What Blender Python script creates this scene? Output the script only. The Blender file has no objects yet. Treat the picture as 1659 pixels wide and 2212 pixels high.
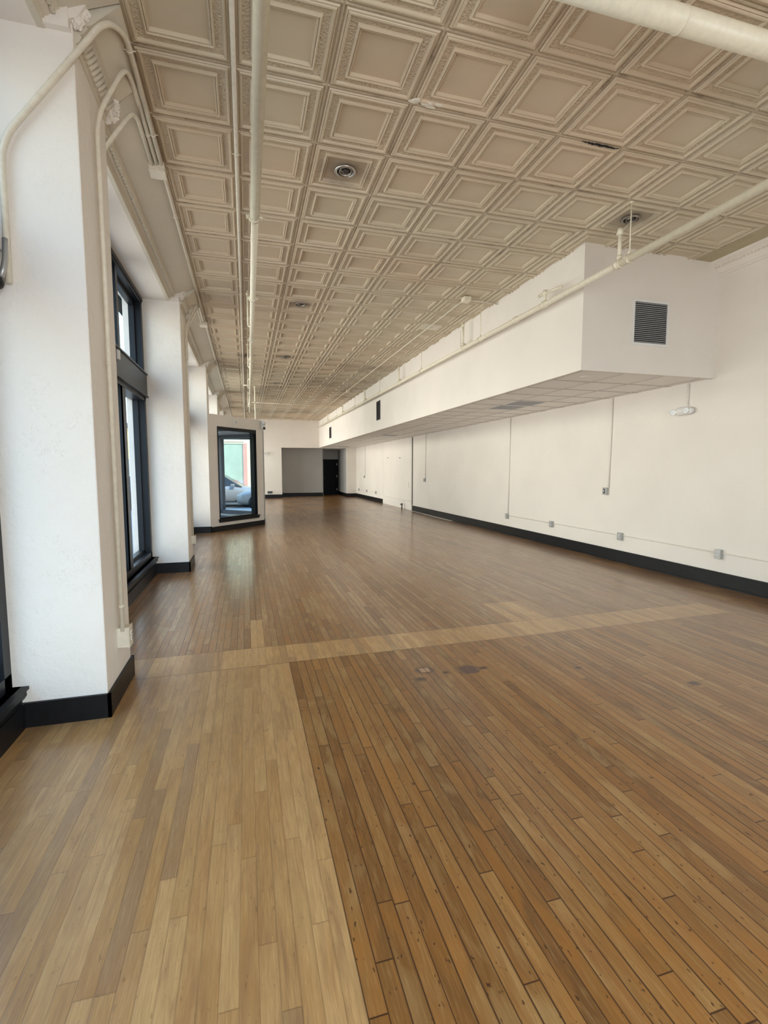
import bpy, bmesh, math, random
from mathutils import Vector, Matrix
random.seed(7)
C = bpy.context.scene.collection
scene = bpy.context.scene
PI = math.pi

# ------------------------------------------------------------------ camera
F = 1047.0; YAW = .2755; PIT = -.0881; ROL = -.001; EYE = 1.53
cy, sy, cp, sp = math.cos(YAW), math.sin(YAW), math.cos(PIT), math.sin(PIT)
fwd = Vector((sy*cp, cy*cp, sp)); rgt = Vector((cy, -sy, 0)); upv = rgt.cross(fwd)
r2 = rgt*math.cos(ROL) + upv*math.sin(ROL); u2 = upv*math.cos(ROL) - rgt*math.sin(ROL)
cd = bpy.data.cameras.new('camera'); cam = bpy.data.objects.new('camera', cd); C.objects.link(cam)
M = Matrix.Identity(4)
for i in range(3):
    M[i][0] = r2[i]; M[i][1] = u2[i]; M[i][2] = -fwd[i]
M[2][3] = EYE
cam.matrix_world = M
cd.sensor_fit = 'VERTICAL'; cd.sensor_height = 24; cd.lens = F*24/2212; cd.clip_start = .02; cd.clip_end = 500
scene.camera = cam

# ------------------------------------------------------------------ colour management, sky, sun, daylight
scene.view_settings.view_transform = 'Standard'; scene.view_settings.look = 'None'
scene.view_settings.gamma = 1; scene.view_settings.use_curve_mapping = False
scene.view_settings.exposure = 0.70
SKY = 1.0
w = bpy.data.worlds.new('sky'); scene.world = w; w.use_nodes = True
nt = w.node_tree; nt.nodes.clear()
def N(nt, t, **k):
    n = nt.nodes.new(t)
    for a, b in k.items(): setattr(n, a, b)
    return n
tc = N(nt, 'ShaderNodeTexCoord'); nrm = N(nt, 'ShaderNodeVectorMath', operation='NORMALIZE')
nt.links.new(tc.outputs['Generated'], nrm.inputs[0])
sep = N(nt, 'ShaderNodeSeparateXYZ'); nt.links.new(nrm.outputs[0], sep.inputs[0])
ramp = N(nt, 'ShaderNodeValToRGB'); nt.links.new(sep.outputs['Z'], ramp.inputs[0])
e = ramp.color_ramp.elements
e[0].position = 0; e[0].color = (.64, .83, 1.0, 1); e[1].position = .8; e[1].color = (.30, .55, 1.0, 1)
m1 = e = ramp.color_ramp.elements.new(.3); e.color = (.46, .76, 1.0, 1)
# brighter haze towards the street front (behind and left of the camera), deeper blue down the street
dt = N(nt, 'ShaderNodeVectorMath', operation='DOT_PRODUCT'); dt.inputs[1].default_value = Vector((-.45, -.8, .4)).normalized()
nt.links.new(nrm.outputs[0], dt.inputs[0])
mr = N(nt, 'ShaderNodeMapRange'); mr.inputs[1].default_value = -.9; mr.inputs[2].default_value = .7
mr.inputs[3].default_value = 1.9*SKY; mr.inputs[4].default_value = 2.0*SKY; mr.interpolation_type = 'SMOOTHSTEP'
nt.links.new(dt.outputs['Value'], mr.inputs[0])
bg = N(nt, 'ShaderNodeBackground'); nt.links.new(ramp.outputs[0], bg.inputs[0]); nt.links.new(mr.outputs[0], bg.inputs[1])
wo = N(nt, 'ShaderNodeOutputWorld'); nt.links.new(bg.outputs[0], wo.inputs[0])
sd = bpy.data.lights.new('sun', 'SUN'); sd.energy = 3.0; sd.angle = .01; sd.color = (1, .93, .82)
so = bpy.data.objects.new('sun', sd); C.objects.link(so)
so.rotation_euler = Vector((-.62, .45, -.75)).to_track_quat('-Z', 'Y').to_euler()

def portal(loc, rot, sx, sy_):
    d = bpy.data.lights.new('window_portal', 'AREA'); d.shape = 'RECTANGLE'; d.size = sx; d.size_y = sy_
    d.cycles.is_portal = True
    o = bpy.data.objects.new('window_portal', d); C.objects.link(o); o.location = loc; o.rotation_euler = rot
    return o
def daylight(name, loc, rot, sx, sy_, power, col, spread=PI):
    d = bpy.data.lights.new(name, 'AREA'); d.shape = 'RECTANGLE'; d.size = sx; d.size_y = sy_
    d.energy = power; d.color = col; d.spread = spread
    o = bpy.data.objects.new(name, d); C.objects.link(o); o.location = loc; o.rotation_euler = rot
    return o
ZC = 4.141            # ceiling height
XW = 5.90             # right wall
YF = -2.6             # front wall (behind the camera)
YB = 26.5             # back wall
XG = -1.48            # glass plane of the side windows
PIL = [(-1.25, -.65), (3.25, 3.87), (7.70, 8.30), (12.37, 12.97), (16.9, 17.5), (21.4, 22.0)]
BAYS = [(-.65, 3.25), (3.87, 7.70), (8.30, 12.37), (12.97, 16.9), (17.5, 21.4), (22.0, 26.5)]
# daylight of the side windows (sky seen through each bay) and of the glazed shopfront behind the camera
RAD = [.62, 1.65, 2.5, 3.7, 2.8, 2.9]      # radiance of each bay's daylight
for i, (a, b) in enumerate(BAYS):
    lo = .3 if i != 3 else 2.9
    portal((-1.66, (a+b)/2, (lo+3.9)/2), (0, -PI/2, 0), 3.9-lo, b-a-.1)
    hgt = 3.9-lo
    daylight('window_daylight', (-1.72, (a+b)/2, (lo+3.9)/2), (0, -PI/2, 0), hgt, b-a-.1, PI*hgt*(b-a)*RAD[i], (1.0, .962, .90), 2.15)
daylight('shopfront_daylight', (1.5, YF+.12, 1.7), (PI/2, 0, 0), 3.4, 2.7, 92, (1.0, .98, .95))

# ------------------------------------------------------------------ node helper
class G:
    def __init__(s, nt): s.nt = nt; s.l = nt.links
    def val(s, sock, v):
        if isinstance(v, (int, float)): sock.default_value = v
        elif isinstance(v, tuple): sock.default_value = v if len(v) == len(sock.default_value) else v+(1,)
        else: s.l.new(v, sock)
    def m(s, op, a, b=0., c=None, clamp=False):
        n = s.nt.nodes.new('ShaderNodeMath'); n.operation = op; n.use_clamp = clamp
        s.val(n.inputs[0], a); s.val(n.inputs[1], b)
        if c is not None: s.val(n.inputs[2], c)
        return n.outputs[0]
    def mr(s, v, a, b, c=0., d=1., smooth=False):
        n = s.nt.nodes.new('ShaderNodeMapRange'); s.val(n.inputs[0], v)
        for i, x in enumerate((a, b, c, d)): s.val(n.inputs[i+1], x)
        if smooth: n.interpolation_type = 'SMOOTHSTEP'
        return n.outputs[0]
    def mix(s, f, a, b, mode='MIX'):
        n = s.nt.nodes.new('ShaderNodeMix'); n.data_type = 'RGBA'; n.blend_type = mode
        s.val(n.inputs[0], f); s.val(n.inputs[6], a); s.val(n.inputs[7], b); return n.outputs[2]
    def comb(s, x, y, z=0.):
        n = s.nt.nodes.new('ShaderNodeCombineXYZ')
        for i, v in enumerate((x, y, z)): s.val(n.inputs[i], v)
        return n.outputs[0]
    def noise(s, vec, scale, detail=3., rough=.5, dist=0., out=0):
        n = s.nt.nodes.new('ShaderNodeTexNoise'); s.val(n.inputs['Vector'], vec)
        n.inputs['Scale'].default_value = scale; n.inputs['Detail'].default_value = detail
        n.inputs['Roughness'].default_value = rough; n.inputs['Distortion'].default_value = dist
        return n.outputs[out]
    def white(s, vec, out=0):
        n = s.nt.nodes.new('ShaderNodeTexWhiteNoise'); n.noise_dimensions = '3D'; s.val(n.inputs['Vector'], vec); return n.outputs[out]
    def pos(s):
        return s.nt.nodes.new('ShaderNodeNewGeometry').outputs['Position']
    def xyz(s, v):
        n = s.nt.nodes.new('ShaderNodeSeparateXYZ'); s.val(n.inputs[0], v); return n.outputs
    def bump(s, h, strength=.3, dist=.01, normal=None):
        n = s.nt.nodes.new('ShaderNodeBump'); n.inputs['Strength'].default_value = strength; n.inputs['Distance'].default_value = dist
        s.val(n.inputs['Height'], h)
        if normal is not None: s.l.new(normal, n.inputs['Normal'])
        return n.outputs[0]
def mat(name, col=(.8, .8, .8), rough=.5, metal=0., spec=None):
    m = bpy.data.materials.new(name); m.use_nodes = True
    b = m.node_tree.nodes['Principled BSDF']
    b.inputs['Base Color'].default_value = (*col, 1); b.inputs['Roughness'].default_value = rough; b.inputs['Metallic'].default_value = metal
    if spec is not None: b.inputs['Specular IOR Level'].default_value = spec
    return m, G(m.node_tree), b
MT = {}
def simple(name, col, rough=.5, metal=0., nscale=None, namt=.04, bump=None, spec=None):
    m, g, b = mat(name, col, rough, metal, spec)
    p = g.pos()
    if nscale:
        n = g.noise(p, nscale, 3.)
        f = g.mr(n, .3, .7)
        g.l.new(g.mix(f, tuple(max(0, c*(1-namt)) for c in col), tuple(min(1, c*(1+namt)) for c in col)), b.inputs['Base Color'])
    if bump:
        n2 = g.noise(p, bump[0], 4., .6); g.l.new(g.bump(n2, bump[1], bump[2]), b.inputs['Normal'])
    MT[name] = m; return m

# painted plaster walls: warm white with an uneven trowelled surface
def wallmat(name, col, b1=.35, scale=38):
    m, g, b = mat(name, col, .62)
    p = g.pos()
    big = g.noise(p, .9, 3.); mid = g.noise(p, 6., 4.)
    c = g.mix(g.mr(big, .35, .65), tuple(x*.965 for x in col), tuple(min(1, x*1.02) for x in col))
    c = g.mix(g.mr(mid, .62, .80, 0, .10), c, tuple(x*.82 for x in col))
    g.l.new(c, b.inputs['Base Color'])
    if name.endswith('rough'):      # hairline cracks in the old plaster
        v = g.nt.nodes.new('ShaderNodeTexVoronoi'); v.feature = 'DISTANCE_TO_EDGE'; v.inputs['Scale'].default_value = 1.7
        wv = g.nt.nodes.new('ShaderNodeVectorMath'); wv.operation = 'ADD'; g.l.new(p, wv.inputs[0]); g.l.new(g.noise(p, 5., 5., .7, 0., 1), wv.inputs[1]); g.l.new(wv.outputs[0], v.inputs['Vector'])
        ck = g.m('MULTIPLY', g.mr(v.outputs[0], .001, .004, 1., 0.), g.mr(g.noise(p, 1.6, 2.), .52, .62, 0, .45))
        c = g.mix(ck, c, (.30, .26, .21)); g.l.new(c, b.inputs['Base Color'])
    h = g.m('ADD', g.m('MULTIPLY', g.noise(p, scale, 5., .65), .6), g.m('MULTIPLY', g.noise(p, 4., 3.), 1.2))
    g.l.new(g.bump(h, b1, .012), b.inputs['Normal'])
    MT[name] = m; return m
wallmat('wall_paint', (.84, .782, .708))
wallmat('wall_paint_rough', (.84, .782, .708), .8, 22)
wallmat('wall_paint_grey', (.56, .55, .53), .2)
wallmat('beam_paint', (.66, .60, .49), .35)
simple('black_paint', (.007, .007, .008), .42, nscale=20, namt=.2, spec=.3)
simple('frame_black', (.009, .0105, .014), .35, spec=.35)
simple('frame_grey', (.10, .10, .11), .45)
simple('conduit_paint', (.72, .66, .54), .42, nscale=30, namt=.06)
simple('pipe_paint', (.82, .76, .60), .38, nscale=25, namt=.05)
simple('white_plastic', (.80, .79, .76), .35)
simple('steel_box', (.45, .45, .44), .38, .6)
simple('dark_metal', (.10, .09, .085), .5, .5)
simple('black_void', (.006, .006, .006), .9)
simple('grille_dark', (.03, .03, .035), .6)
simple('aluminium', (.70, .70, .68), .3, .9)
simple('grid_white', (.86, .82, .765), .5)
simple('sooty_metal', (.32, .29, .25), .45, .7, nscale=18, namt=.5)
simple('door_black', (.004, .004, .005), .5, spec=.2)
simple('deck_dark', (.06, .06, .07), .6, nscale=9, namt=.3)
simple('asphalt', (.10, .10, .105), .85, nscale=4, namt=.2, bump=(60, .4, .01))
simple('concrete', (.46, .45, .43), .8, nscale=2, namt=.15, bump=(40, .2, .006))
simple('stucco_cream', (.80, .74, .52), .8, nscale=1.5, namt=.08, bump=(30, .2, .01))
simple('stucco_yellow', (.80, .58, .22), .8, nscale=1.5, namt=.1)
simple('panel_green', (.46, .54, .40), .5, nscale=2, namt=.08)
simple('trim_pink', (.72, .36, .28), .6, nscale=2, namt=.08)
simple('roof_dark', (.10, .085, .08), .8)
simple('car_blue', (.30, .31, .31), .3, .1)
simple('car_silver', (.46, .45, .43), .3, .15)
simple('car_dark', (.03, .035, .05), .2, .3)
simple('car_glass', (.02, .025, .03), .06)
simple('tyre', (.02, .02, .02), .8)
simple('lamp_white', (.75, .75, .72), .2)
simple('lamp_red', (.45, .02, .02), .25)

def glassmat(name, tint=(.93, .96, .96), refl=.08):
    m = bpy.data.materials.new(name); m.use_nodes = True; nt = m.node_tree; nt.nodes.clear()
    tr = N(nt, 'ShaderNodeBsdfTransparent'); tr.inputs[0].default_value = (*tint, 1)
    gl = N(nt, 'ShaderNodeBsdfGlossy'); gl.inputs['Roughness'].default_value = .01
    fr = N(nt, 'ShaderNodeLayerWeight'); fr.inputs[0].default_value = .35
    mrn = N(nt, 'ShaderNodeMapRange'); mrn.inputs[3].default_value = refl*.5; mrn.inputs[4].default_value = refl*5
    nt.links.new(fr.outputs['Fresnel'], mrn.inputs[0])
    mx = N(nt, 'ShaderNodeMixShader'); nt.links.new(mrn.outputs[0], mx.inputs[0])
    nt.links.new(tr.outputs[0], mx.inputs[1]); nt.links.new(gl.outputs[0], mx.inputs[2])
    o = N(nt, 'ShaderNodeOutputMaterial'); nt.links.new(mx.outputs[0], o.inputs[0])
    MT[name] = m
glassmat('window_glass', refl=.05)
simple('mirror_glass', (.80, .86, .86), .015, 1.0)

# ---- ceiling paint
LIGHTS = [(.90, 4.435), (.90, 8.03), (.94, 11.76), (.94, 15.36), (.05, 11.87), (3.95, 4.435)]
def ceilmat(name, hammered=False, seam=False):
    base = (.60, .52, .40)
    m, g, b = mat(name, base, .38)
    p = g.pos(); s = g.xyz(p)
    t1 = g.noise(p, .35, 2.)
    c = g.mix(g.mr(t1, .44, .56), (.64, .555, .41), (.64, .52, .375))
    tid = g.comb(g.m('FLOOR', g.m('DIVIDE', g.m('SUBTRACT', s[0], -.015), .61)), g.m('FLOOR', g.m('DIVIDE', g.m('SUBTRACT', s[1], 2.91), .61)))
    c = g.mix(g.m('MULTIPLY', g.white(tid), .16), c, (.42, .35, .26))
    c = g.mix(g.mr(g.noise(p, 3., 4.), .5, .8, 0, .25), c, (.44, .37, .27))
    if seam:
        dn = g.noise(g.comb(s[0], g.m('MULTIPLY', s[1], 1.), 0.), 2.3, 5., .7)
        c = g.mix(g.mr(dn, .54, .72, .22, .85), c, (.16, .12, .075))
    # soot stains round the old lamp openings
    for (lx, ly) in LIGHTS:
        d = g.m('SQRT', g.m('ADD', g.m('POWER', g.m('SUBTRACT', s[0], lx), 2.), g.m('POWER', g.m('SUBTRACT', s[1], ly), 2.)))
        d = g.m('ADD', d, g.m('MULTIPLY', g.m('SUBTRACT', g.noise(p, 9., 3.), .5), .12))
        c = g.mix(g.mr(d, .10, .27, .62, 0.), c, (.13, .10, .075))
    # darker blotches on the far half of the sheets
    c = g.mix(g.m('MULTIPLY', g.mr(g.noise(p, .55, 4.), .5, .62), g.mr(s[1], 11.4, 12.4, 0., .5)), c, (.27, .21, .14))
    g.l.new(c, b.inputs['Base Color'])
    if hammered:
        v = g.nt.nodes.new('ShaderNodeTexVoronoi'); g.l.new(p, v.inputs['Vector']); v.inputs['Scale'].default_value = 62
        g.l.new(g.bump(g.m('ADD', v.outputs[0], g.noise(p, 90, 2.)), 1., .006), b.inputs['Normal'])
    elif seam:
        g.l.new(g.bump(g.noise(p, 55, 2.), .8, .008), b.inputs['Normal'])
    else:
        g.l.new(g.bump(g.noise(p, 26, 3.), .15, .006), b.inputs['Normal'])
    MT[name] = m
ceilmat('tin_plain'); ceilmat('tin_hammered', True); ceilmat('tin_seam', False, True)
simple('filler_olive', (.46, .40, .25), .55, nscale=3, namt=.1, bump=(34, .8, .02))

# ---- strip oak floor
def floormat():
    m, g, b = mat('oak_strip_floor', rough=.3)
    p = g.pos(); s = g.xyz(p); x, y = s[0], s[1]
    W = .058
    ux = g.m('DIVIDE', x, W); ci = g.m('FLOOR', ux); fx = g.m('FRACT', ux)
    # the cross strip: a slightly skewed band of short infill boards
    top = g.m('ADD', 4.20, g.m('MULTIPLY', g.m('SUBTRACT', x, .36), .012)); bot = g.m('ADD', 3.80, g.m('MULTIPLY', g.m('SUBTRACT', x, .3), .015))
    above = g.m('GREATER_THAN', y, top); below = g.m('LESS_THAN', y, bot)
    band = g.m('MULTIPLY', g.m('SUBTRACT', 1., above), g.m('SUBTRACT', 1., below))
    band = g.m('MULTIPLY', band, g.m('LESS_THAN', x, 4.95))
    regA = g.m('MULTIPLY', below, g.m('LESS_THAN', x, .29))
    def rect(x0, x1, y0, y1):
        return g.m('MULTIPLY', g.m('MULTIPLY', g.m('GREATER_THAN', x, x0), g.m('LESS_THAN', x, x1)),
                   g.m('MULTIPLY', g.m('GREATER_THAN', y, y0), g.m('LESS_THAN', y, y1)))
    patch = g.m('MAXIMUM', rect(0., .116, 4.1, 4.99), rect(2.552, 3.016, 4.15, 4.9))
    pale = g.m('MAXIMUM', g.m('MAXIMUM', band, regA), patch)
    zone = g.m('ADD', g.m('MULTIPLY', above, 3.), g.m('ADD', g.m('MULTIPLY', band, 7.), g.m('MULTIPLY', regA, 11.)))
    r1 = g.white(g.comb(ci, zone, 1.)); r2 = g.white(g.comb(ci, zone, 2.))
    L = g.mr(r1, 0, 1, .8, 2.3)
    L = g.m('MULTIPLY', L, g.m('SUBTRACT', 1., g.m('ADD', g.m('MULTIPLY', regA, .35), g.m('MULTIPLY', above, .30))))
    vy = g.m('ADD', g.m('DIVIDE', y, L), g.m('MULTIPLY', r2, 9.7)); si = g.m('FLOOR', vy); fy = g.m('FRACT', vy)
    bid = g.comb(ci, si, zone)
    k = g.white(bid); k2 = g.white(g.comb(ci, si, g.m('ADD', zone, 31.)))
    # colours
    old = g.mix(k, (.20, .088, .022), (.385, .195, .060))
    old = g.mix(g.mr(k2, .88, .93), old, (.165, .075, .022))
    old = g.mix(g.mr(k2, .0, .22, .55, 0.), old, (.40, .195, .062))
    far = g.mix(k, (.23, .122, .052), (.385, .235, .112))
    far = g.mix(g.mr(k2, .9, .95), far, (.19, .095, .042))
    near_far = above
    c = g.mix(near_far, old, far)
    pal = g.mix(k, (.46, .26, .098), (.60, .37, .160))
    pal = g.mix(g.mr(k2, .86, .95, 0, .8), pal, (.33, .20, .10))
    c = g.mix(pale, c, pal)
    # grain, drawn out along each board
    off = g.comb(g.m('MULTIPLY', x, 1.), g.m('ADD', g.m('MULTIPLY', y, .045), g.m('MULTIPLY', k, 13.)), g.m('MULTIPLY', k2, 7.))
    gr = g.noise(off, 170., 5., .7, .3)
    c = g.mix(g.mr(gr, .38, .66, 0, .55), c, g.mix(.5, c, (.13, .055, .018)))
    c = g.mix(g.mr(gr, .50, .30, 0, .25), c, (.62, .42, .20))
    off2 = g.comb(g.m('MULTIPLY', x, 1.), g.m('ADD', g.m('MULTIPLY', y, .12), g.m('MULTIPLY', k, 5.)), g.m('MULTIPLY', k2, 3.))
    gr2 = g.noise(off2, 24., 4., .6, 1.2)
    c = g.mix(g.mr(gr2, .46, .70, 0, .62), c, g.mix(pale, (.24, .10, .030), (.32, .18, .085)))
    gr3 = g.noise(g.comb(g.m('MULTIPLY', x, 1.), g.m('MULTIPLY', y, .05), 3.), 11., 6., .75, .6)
    c = g.mix(g.m('MULTIPLY', g.mr(gr3, .56, .66, 0, .6), pale), c, (.25, .135, .065))
    amb = g.noise(g.comb(g.m('ADD', x, g.m('MULTIPLY', k, 3.)), g.m('MULTIPLY', y, .35), k2), 5., 3., .6, .8)
    c = g.mix(g.m('MULTIPLY', g.mr(amb, .50, .66, 0, .6), g.m('SUBTRACT', 1., g.m('MULTIPLY', pale, .65))), c, (.34, .140, .030))
    c = g.mix(g.mr(amb, .46, .32, 0, .35), c, (.50, .33, .14))
    # clouds of wear and stain
    blot = g.noise(p, 1.3, 4., .6)
    c = g.mix(g.mr(blot, .5, .75, 0, .30), c, (.22, .115, .05))
    # figure / scorch marks on single boards
    fig = g.noise(g.comb(x, g.m('MULTIPLY', y, .6), k), 14., 5., .7, 1.5)
    c = g.mix(g.mr(fig, .64, .74, 0, .55), c, (.17, .08, .03))
    # nail and worm specks
    sp_ = g.noise(g.comb(x, g.m('MULTIPLY', y, .38), k2), 84., 1., .5)
    c = g.mix(g.mr(sp_, .715, .745, 0, g.m('SUBTRACT', .85, g.m('MULTIPLY', pale, .6))), c, (.05, .022, .01))
    # dark wood far down the room, an old worn patch
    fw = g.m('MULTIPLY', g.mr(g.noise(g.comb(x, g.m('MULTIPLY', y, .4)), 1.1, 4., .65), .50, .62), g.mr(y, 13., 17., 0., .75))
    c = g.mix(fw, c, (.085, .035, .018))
    rw = g.m('MULTIPLY', g.mr(x, 5.0, 5.75, 0, .65), g.mr(g.noise(g.comb(g.m('MULTIPLY', x, 2.), g.m('MULTIPLY', y, .5)), 2., 4.), .40, .58))
    c = g.mix(rw, c, (.10, .05, .025))
    # burnt and broken patches near the cross strip
    def scorch(cx, cy_, r, dark=.95):
        d = g.m('SQRT', g.m('ADD', g.m('POWER', g.m('SUBTRACT', x, cx), 2.), g.m('POWER', g.m('MULTIPLY', g.m('SUBTRACT', y, cy_), 1.3), 2.)))
        d = g.m('ADD', d, g.m('MULTIPLY', g.m('SUBTRACT', g.noise(p, 26., 4., .7), .5), r*1.4))
        return g.mr(d, r*.35, r, dark, 0.)
    for q in ((1.60, 3.29, .12), (1.27, 3.36, .10), (1.19, 3.22, .06), (1.41, 3.28, .035), (1.72, 3.28, .05), (3.05, 2.62, .06), (2.43, 3.08, .04)):
        c = g.mix(scorch(*q), c, (.05, .022, .014))
    hole = rect(1.545, 1.665, 3.215, 3.345)
    c = g.mix(hole, c, (.10, .045, .035))
    hole2 = rect(1.235, 1.31, 3.33, 3.40)
    c = g.mix(hole2, c, (.38, .22, .13))
    # joints
    edge = g.m('MINIMUM', fx, g.m('SUBTRACT', 1., fx))
    rg = g.white(g.comb(ci, zone, 5.))
    gw = g.m('ADD', .021, g.m('MULTIPLY', g.m('POWER', rg, 3.), .042))
    gap = g.m('SUBTRACT', 1., g.mr(edge, g.m('MULTIPLY', gw, .6), g.m('MULTIPLY', gw, 1.6)))
    endd = g.m('MULTIPLY', g.m('MINIMUM', fy, g.m('SUBTRACT', 1., fy)), L)
    egap = g.m('SUBTRACT', 1., g.mr(endd, .0014, .0034))
    gstr = g.m('SUBTRACT', .92, g.m('MULTIPLY', pale, .66))
    allg = g.m('MAXIMUM', gap, egap)
    gapc = g.m('MULTIPLY', allg, gstr)
    # lines round the infill
    lt = g.m('ABSOLUTE', g.m('SUBTRACT', y, top)); lb = g.m('ABSOLUTE', g.m('SUBTRACT', y, bot)); lv = g.m('ABSOLUTE', g.m('SUBTRACT', x, .29))
    ln = g.m('MAXIMUM', g.m('LESS_THAN', lt, .003), g.m('LESS_THAN', lb, .004))
    lvv = g.m('MULTIPLY', g.m('LESS_THAN', lv, .0022), below)
    ln = g.m('MULTIPLY', g.m('MAXIMUM', ln, lvv), .75)
    gapc = g.m('MAXIMUM', gapc, g.m('MULTIPLY', ln, g.m('LESS_THAN', x, 4.95)))
    c = g.mix(gapc, c, (.045, .018, .008))
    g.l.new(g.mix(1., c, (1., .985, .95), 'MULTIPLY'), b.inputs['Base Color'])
    ro = g.m('ADD', g.mr(g.noise(p, 5., 4.), .35, .65, .29, .31), 0.)
    g.l.new(ro, b.inputs['Roughness'])
    h = g.m('SUBTRACT', g.m('MULTIPLY', g.noise(g.comb(g.m('MULTIPLY', x, 6.), y), 1.6, 2.), .5), g.m('MULTIPLY', allg, .8))
    g.l.new(g.bump(h, .22, .003), b.inputs['Normal'])
    b.inputs['Specular IOR Level'].default_value = .30; b.inputs['Coat Weight'].default_value = .45; b.inputs['Coat Roughness'].default_value = .17; b.inputs['Coat IOR'].default_value = 1.5
    MT['floor'] = m
floormat()

# ------------------------------------------------------------------ mesh helpers
class MB:
    def __init__(s): s.bm = bmesh.new(); s.smooth = []
    def quad(s, pts, mi=0):
        vs = [s.bm.verts.new(p) for p in pts]; f = s.bm.faces.new(vs); f.material_index = mi; return f
    def box(s, a, b, mi=0, bev=0.):
        x0, y0, z0 = [min(a[i], b[i]) for i in range(3)]; x1, y1, z1 = [max(a[i], b[i]) for i in range(3)]
        v = [s.bm.verts.new(p) for p in ((x0,y0,z0),(x1,y0,z0),(x1,y1,z0),(x0,y1,z0),(x0,y0,z1),(x1,y0,z1),(x1,y1,z1),(x0,y1,z1))]
        fs = [s.bm.faces.new([v[i] for i in q]) for q in ((0,3,2,1),(4,5,6,7),(0,1,5,4),(1,2,6,5),(2,3,7,6),(3,0,4,7))]
        for f in fs: f.material_index = mi
        if bev > 0:
            es = list({e for f in fs for e in f.edges})
            r = bmesh.ops.bevel(s.bm, geom=es, offset=bev, segments=2, profile=.6, affect='EDGES')
            for f in r['faces']: f.material_index = mi
        return s
    def prism(s, prof, a, b, mi=0, cap=True):
        """prof: list of points (3D offsets) swept from a to b"""
        A = [s.bm.verts.new(Vector(a)+Vector(p)) for p in prof]; B = [s.bm.verts.new(Vector(b)+Vector(p)) for p in prof]
        n = len(prof)
        for i in range(n):
            f = s.bm.faces.new((A[i], A[(i+1) % n], B[(i+1) % n], B[i])); f.material_index = mi
        if cap:
            s.bm.faces.new(list(reversed(A))).material_index = mi; s.bm.faces.new(B).material_index = mi
        return s
    def tube(s, pts, r, seg=12, mi=0, cap=True, fillet=0., fs=5):
        P = [Vector(p) for p in pts]
        if fillet > 0 and len(P) > 2:
            Q = [P[0]]
            for i in range(1, len(P)-1):
                a, b, c = P[i-1], P[i], P[i+1]
                d = min(fillet, (a-b).length*.45, (c-b).length*.45)
                p0 = b+(a-b).normalized()*d; p1 = b+(c-b).normalized()*d
                for k in range(fs+1):
                    t = k/fs; Q.append(p0*(1-t)**2+b*2*t*(1-t)+p1*t*t)
            Q.append(P[-1]); P = Q
        rings = []; up = None
        for i, p in enumerate(P):
            t = ((P[i+1]-p) if i == 0 else (p-P[i-1]) if i == len(P)-1 else (P[i+1]-P[i-1])).normalized()
            if up is None:
                up = Vector((0, 0, 1)) if abs(t.z) < .9 else Vector((1, 0, 0))
            up = (up-t*up.dot(t)).normalized(); sd_ = t.cross(up)
            rings.append([s.bm.verts.new(p+(up*math.cos(2*PI*k/seg)+sd_*math.sin(2*PI*k/seg))*r) for k in range(seg)])
        for i in range(len(rings)-1):
            for k in range(seg):
                f = s.bm.faces.new((rings[i][k], rings[i][(k+1) % seg], rings[i+1][(k+1) % seg], rings[i+1][k])); f.smooth = True; f.material_index = mi
        if cap:
            s.bm.faces.new(rings[0]).material_index = mi; s.bm.faces.new(rings[-1]).material_index = mi
        return s
    def lathe(s, prof, o, axis, seg=24, mi=0, smooth=True):
        """prof: (radius, distance along axis)"""
        ax = Vector(axis).normalized(); u = ax.orthogonal().normalized(); v = ax.cross(u); o = Vector(o)
        rings = []
        for r, h in prof:
            rings.append([s.bm.verts.new(o+ax*h+(u*math.cos(2*PI*k/seg)+v*math.sin(2*PI*k/seg))*max(r, 1e-5)) for k in range(seg)])
        for i in range(len(rings)-1):
            for k in range(seg):
                f = s.bm.faces.new((rings[i][k], rings[i][(k+1) % seg], rings[i+1][(k+1) % seg], rings[i+1][k])); f.smooth = smooth; f.material_index = mi
        return s
    def ellipsoid(s, o, rx, ry, rz, seg=20, rings=12, mi=0, p=1.):
        o = Vector(o); R = []
        for i in range(rings+1):
            th = PI*i/rings
            R.append([s.bm.verts.new(o+Vector((rx*math.sin(th)*math.cos(2*PI*k/seg), ry*math.sin(th)*math.sin(2*PI*k/seg), rz*math.cos(th)))) for k in range(seg)])
        for i in range(rings):
            for k in range(seg):
                f = s.bm.faces.new((R[i][k], R[i][(k+1) % seg], R[i+1][(k+1) % seg], R[i+1][k])); f.smooth = True; f.material_index = mi
        return s
    def build(s, name, mats, parent=None, fixn=True):
        bmesh.ops.remove_doubles(s.bm, verts=s.bm.verts, dist=1e-5)
        if fixn: bmesh.ops.recalc_face_normals(s.bm, faces=s.bm.faces)
        me = bpy.data.meshes.new(name); s.bm.to_mesh(me); s.bm.free()
        for k in ([mats] if isinstance(mats, str) else mats): me.materials.append(MT[k])
        o = bpy.data.objects.new(name, me); C.objects.link(o)
        if parent is not None:
            o.parent = parent; o.matrix_parent_inverse = parent.matrix_world.inverted() if parent.type == 'EMPTY' and False else Matrix.Identity(4)
            # geometry is written in world space: shift it into the parent's space
            T = world_of(parent)
            me.transform(T.inverted())
        return o
def world_of(o):
    Mx = Matrix.LocRotScale(o.location, o.rotation_euler, o.scale)
    return world_of(o.parent) @ Mx if o.parent else Mx
def tag(o, label=None, cat=None, group=None, kind=None):
    if label: o['label'] = label
    if cat: o['category'] = cat
    if group: o['group'] = group
    if kind: o['kind'] = kind
    return o
def empty(name, loc, label, cat, group=None):
    o = bpy.data.objects.new(name, None); C.objects.link(o); o.location = loc; o.empty_display_size = .05
    return tag(o, label, cat, group)
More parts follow.
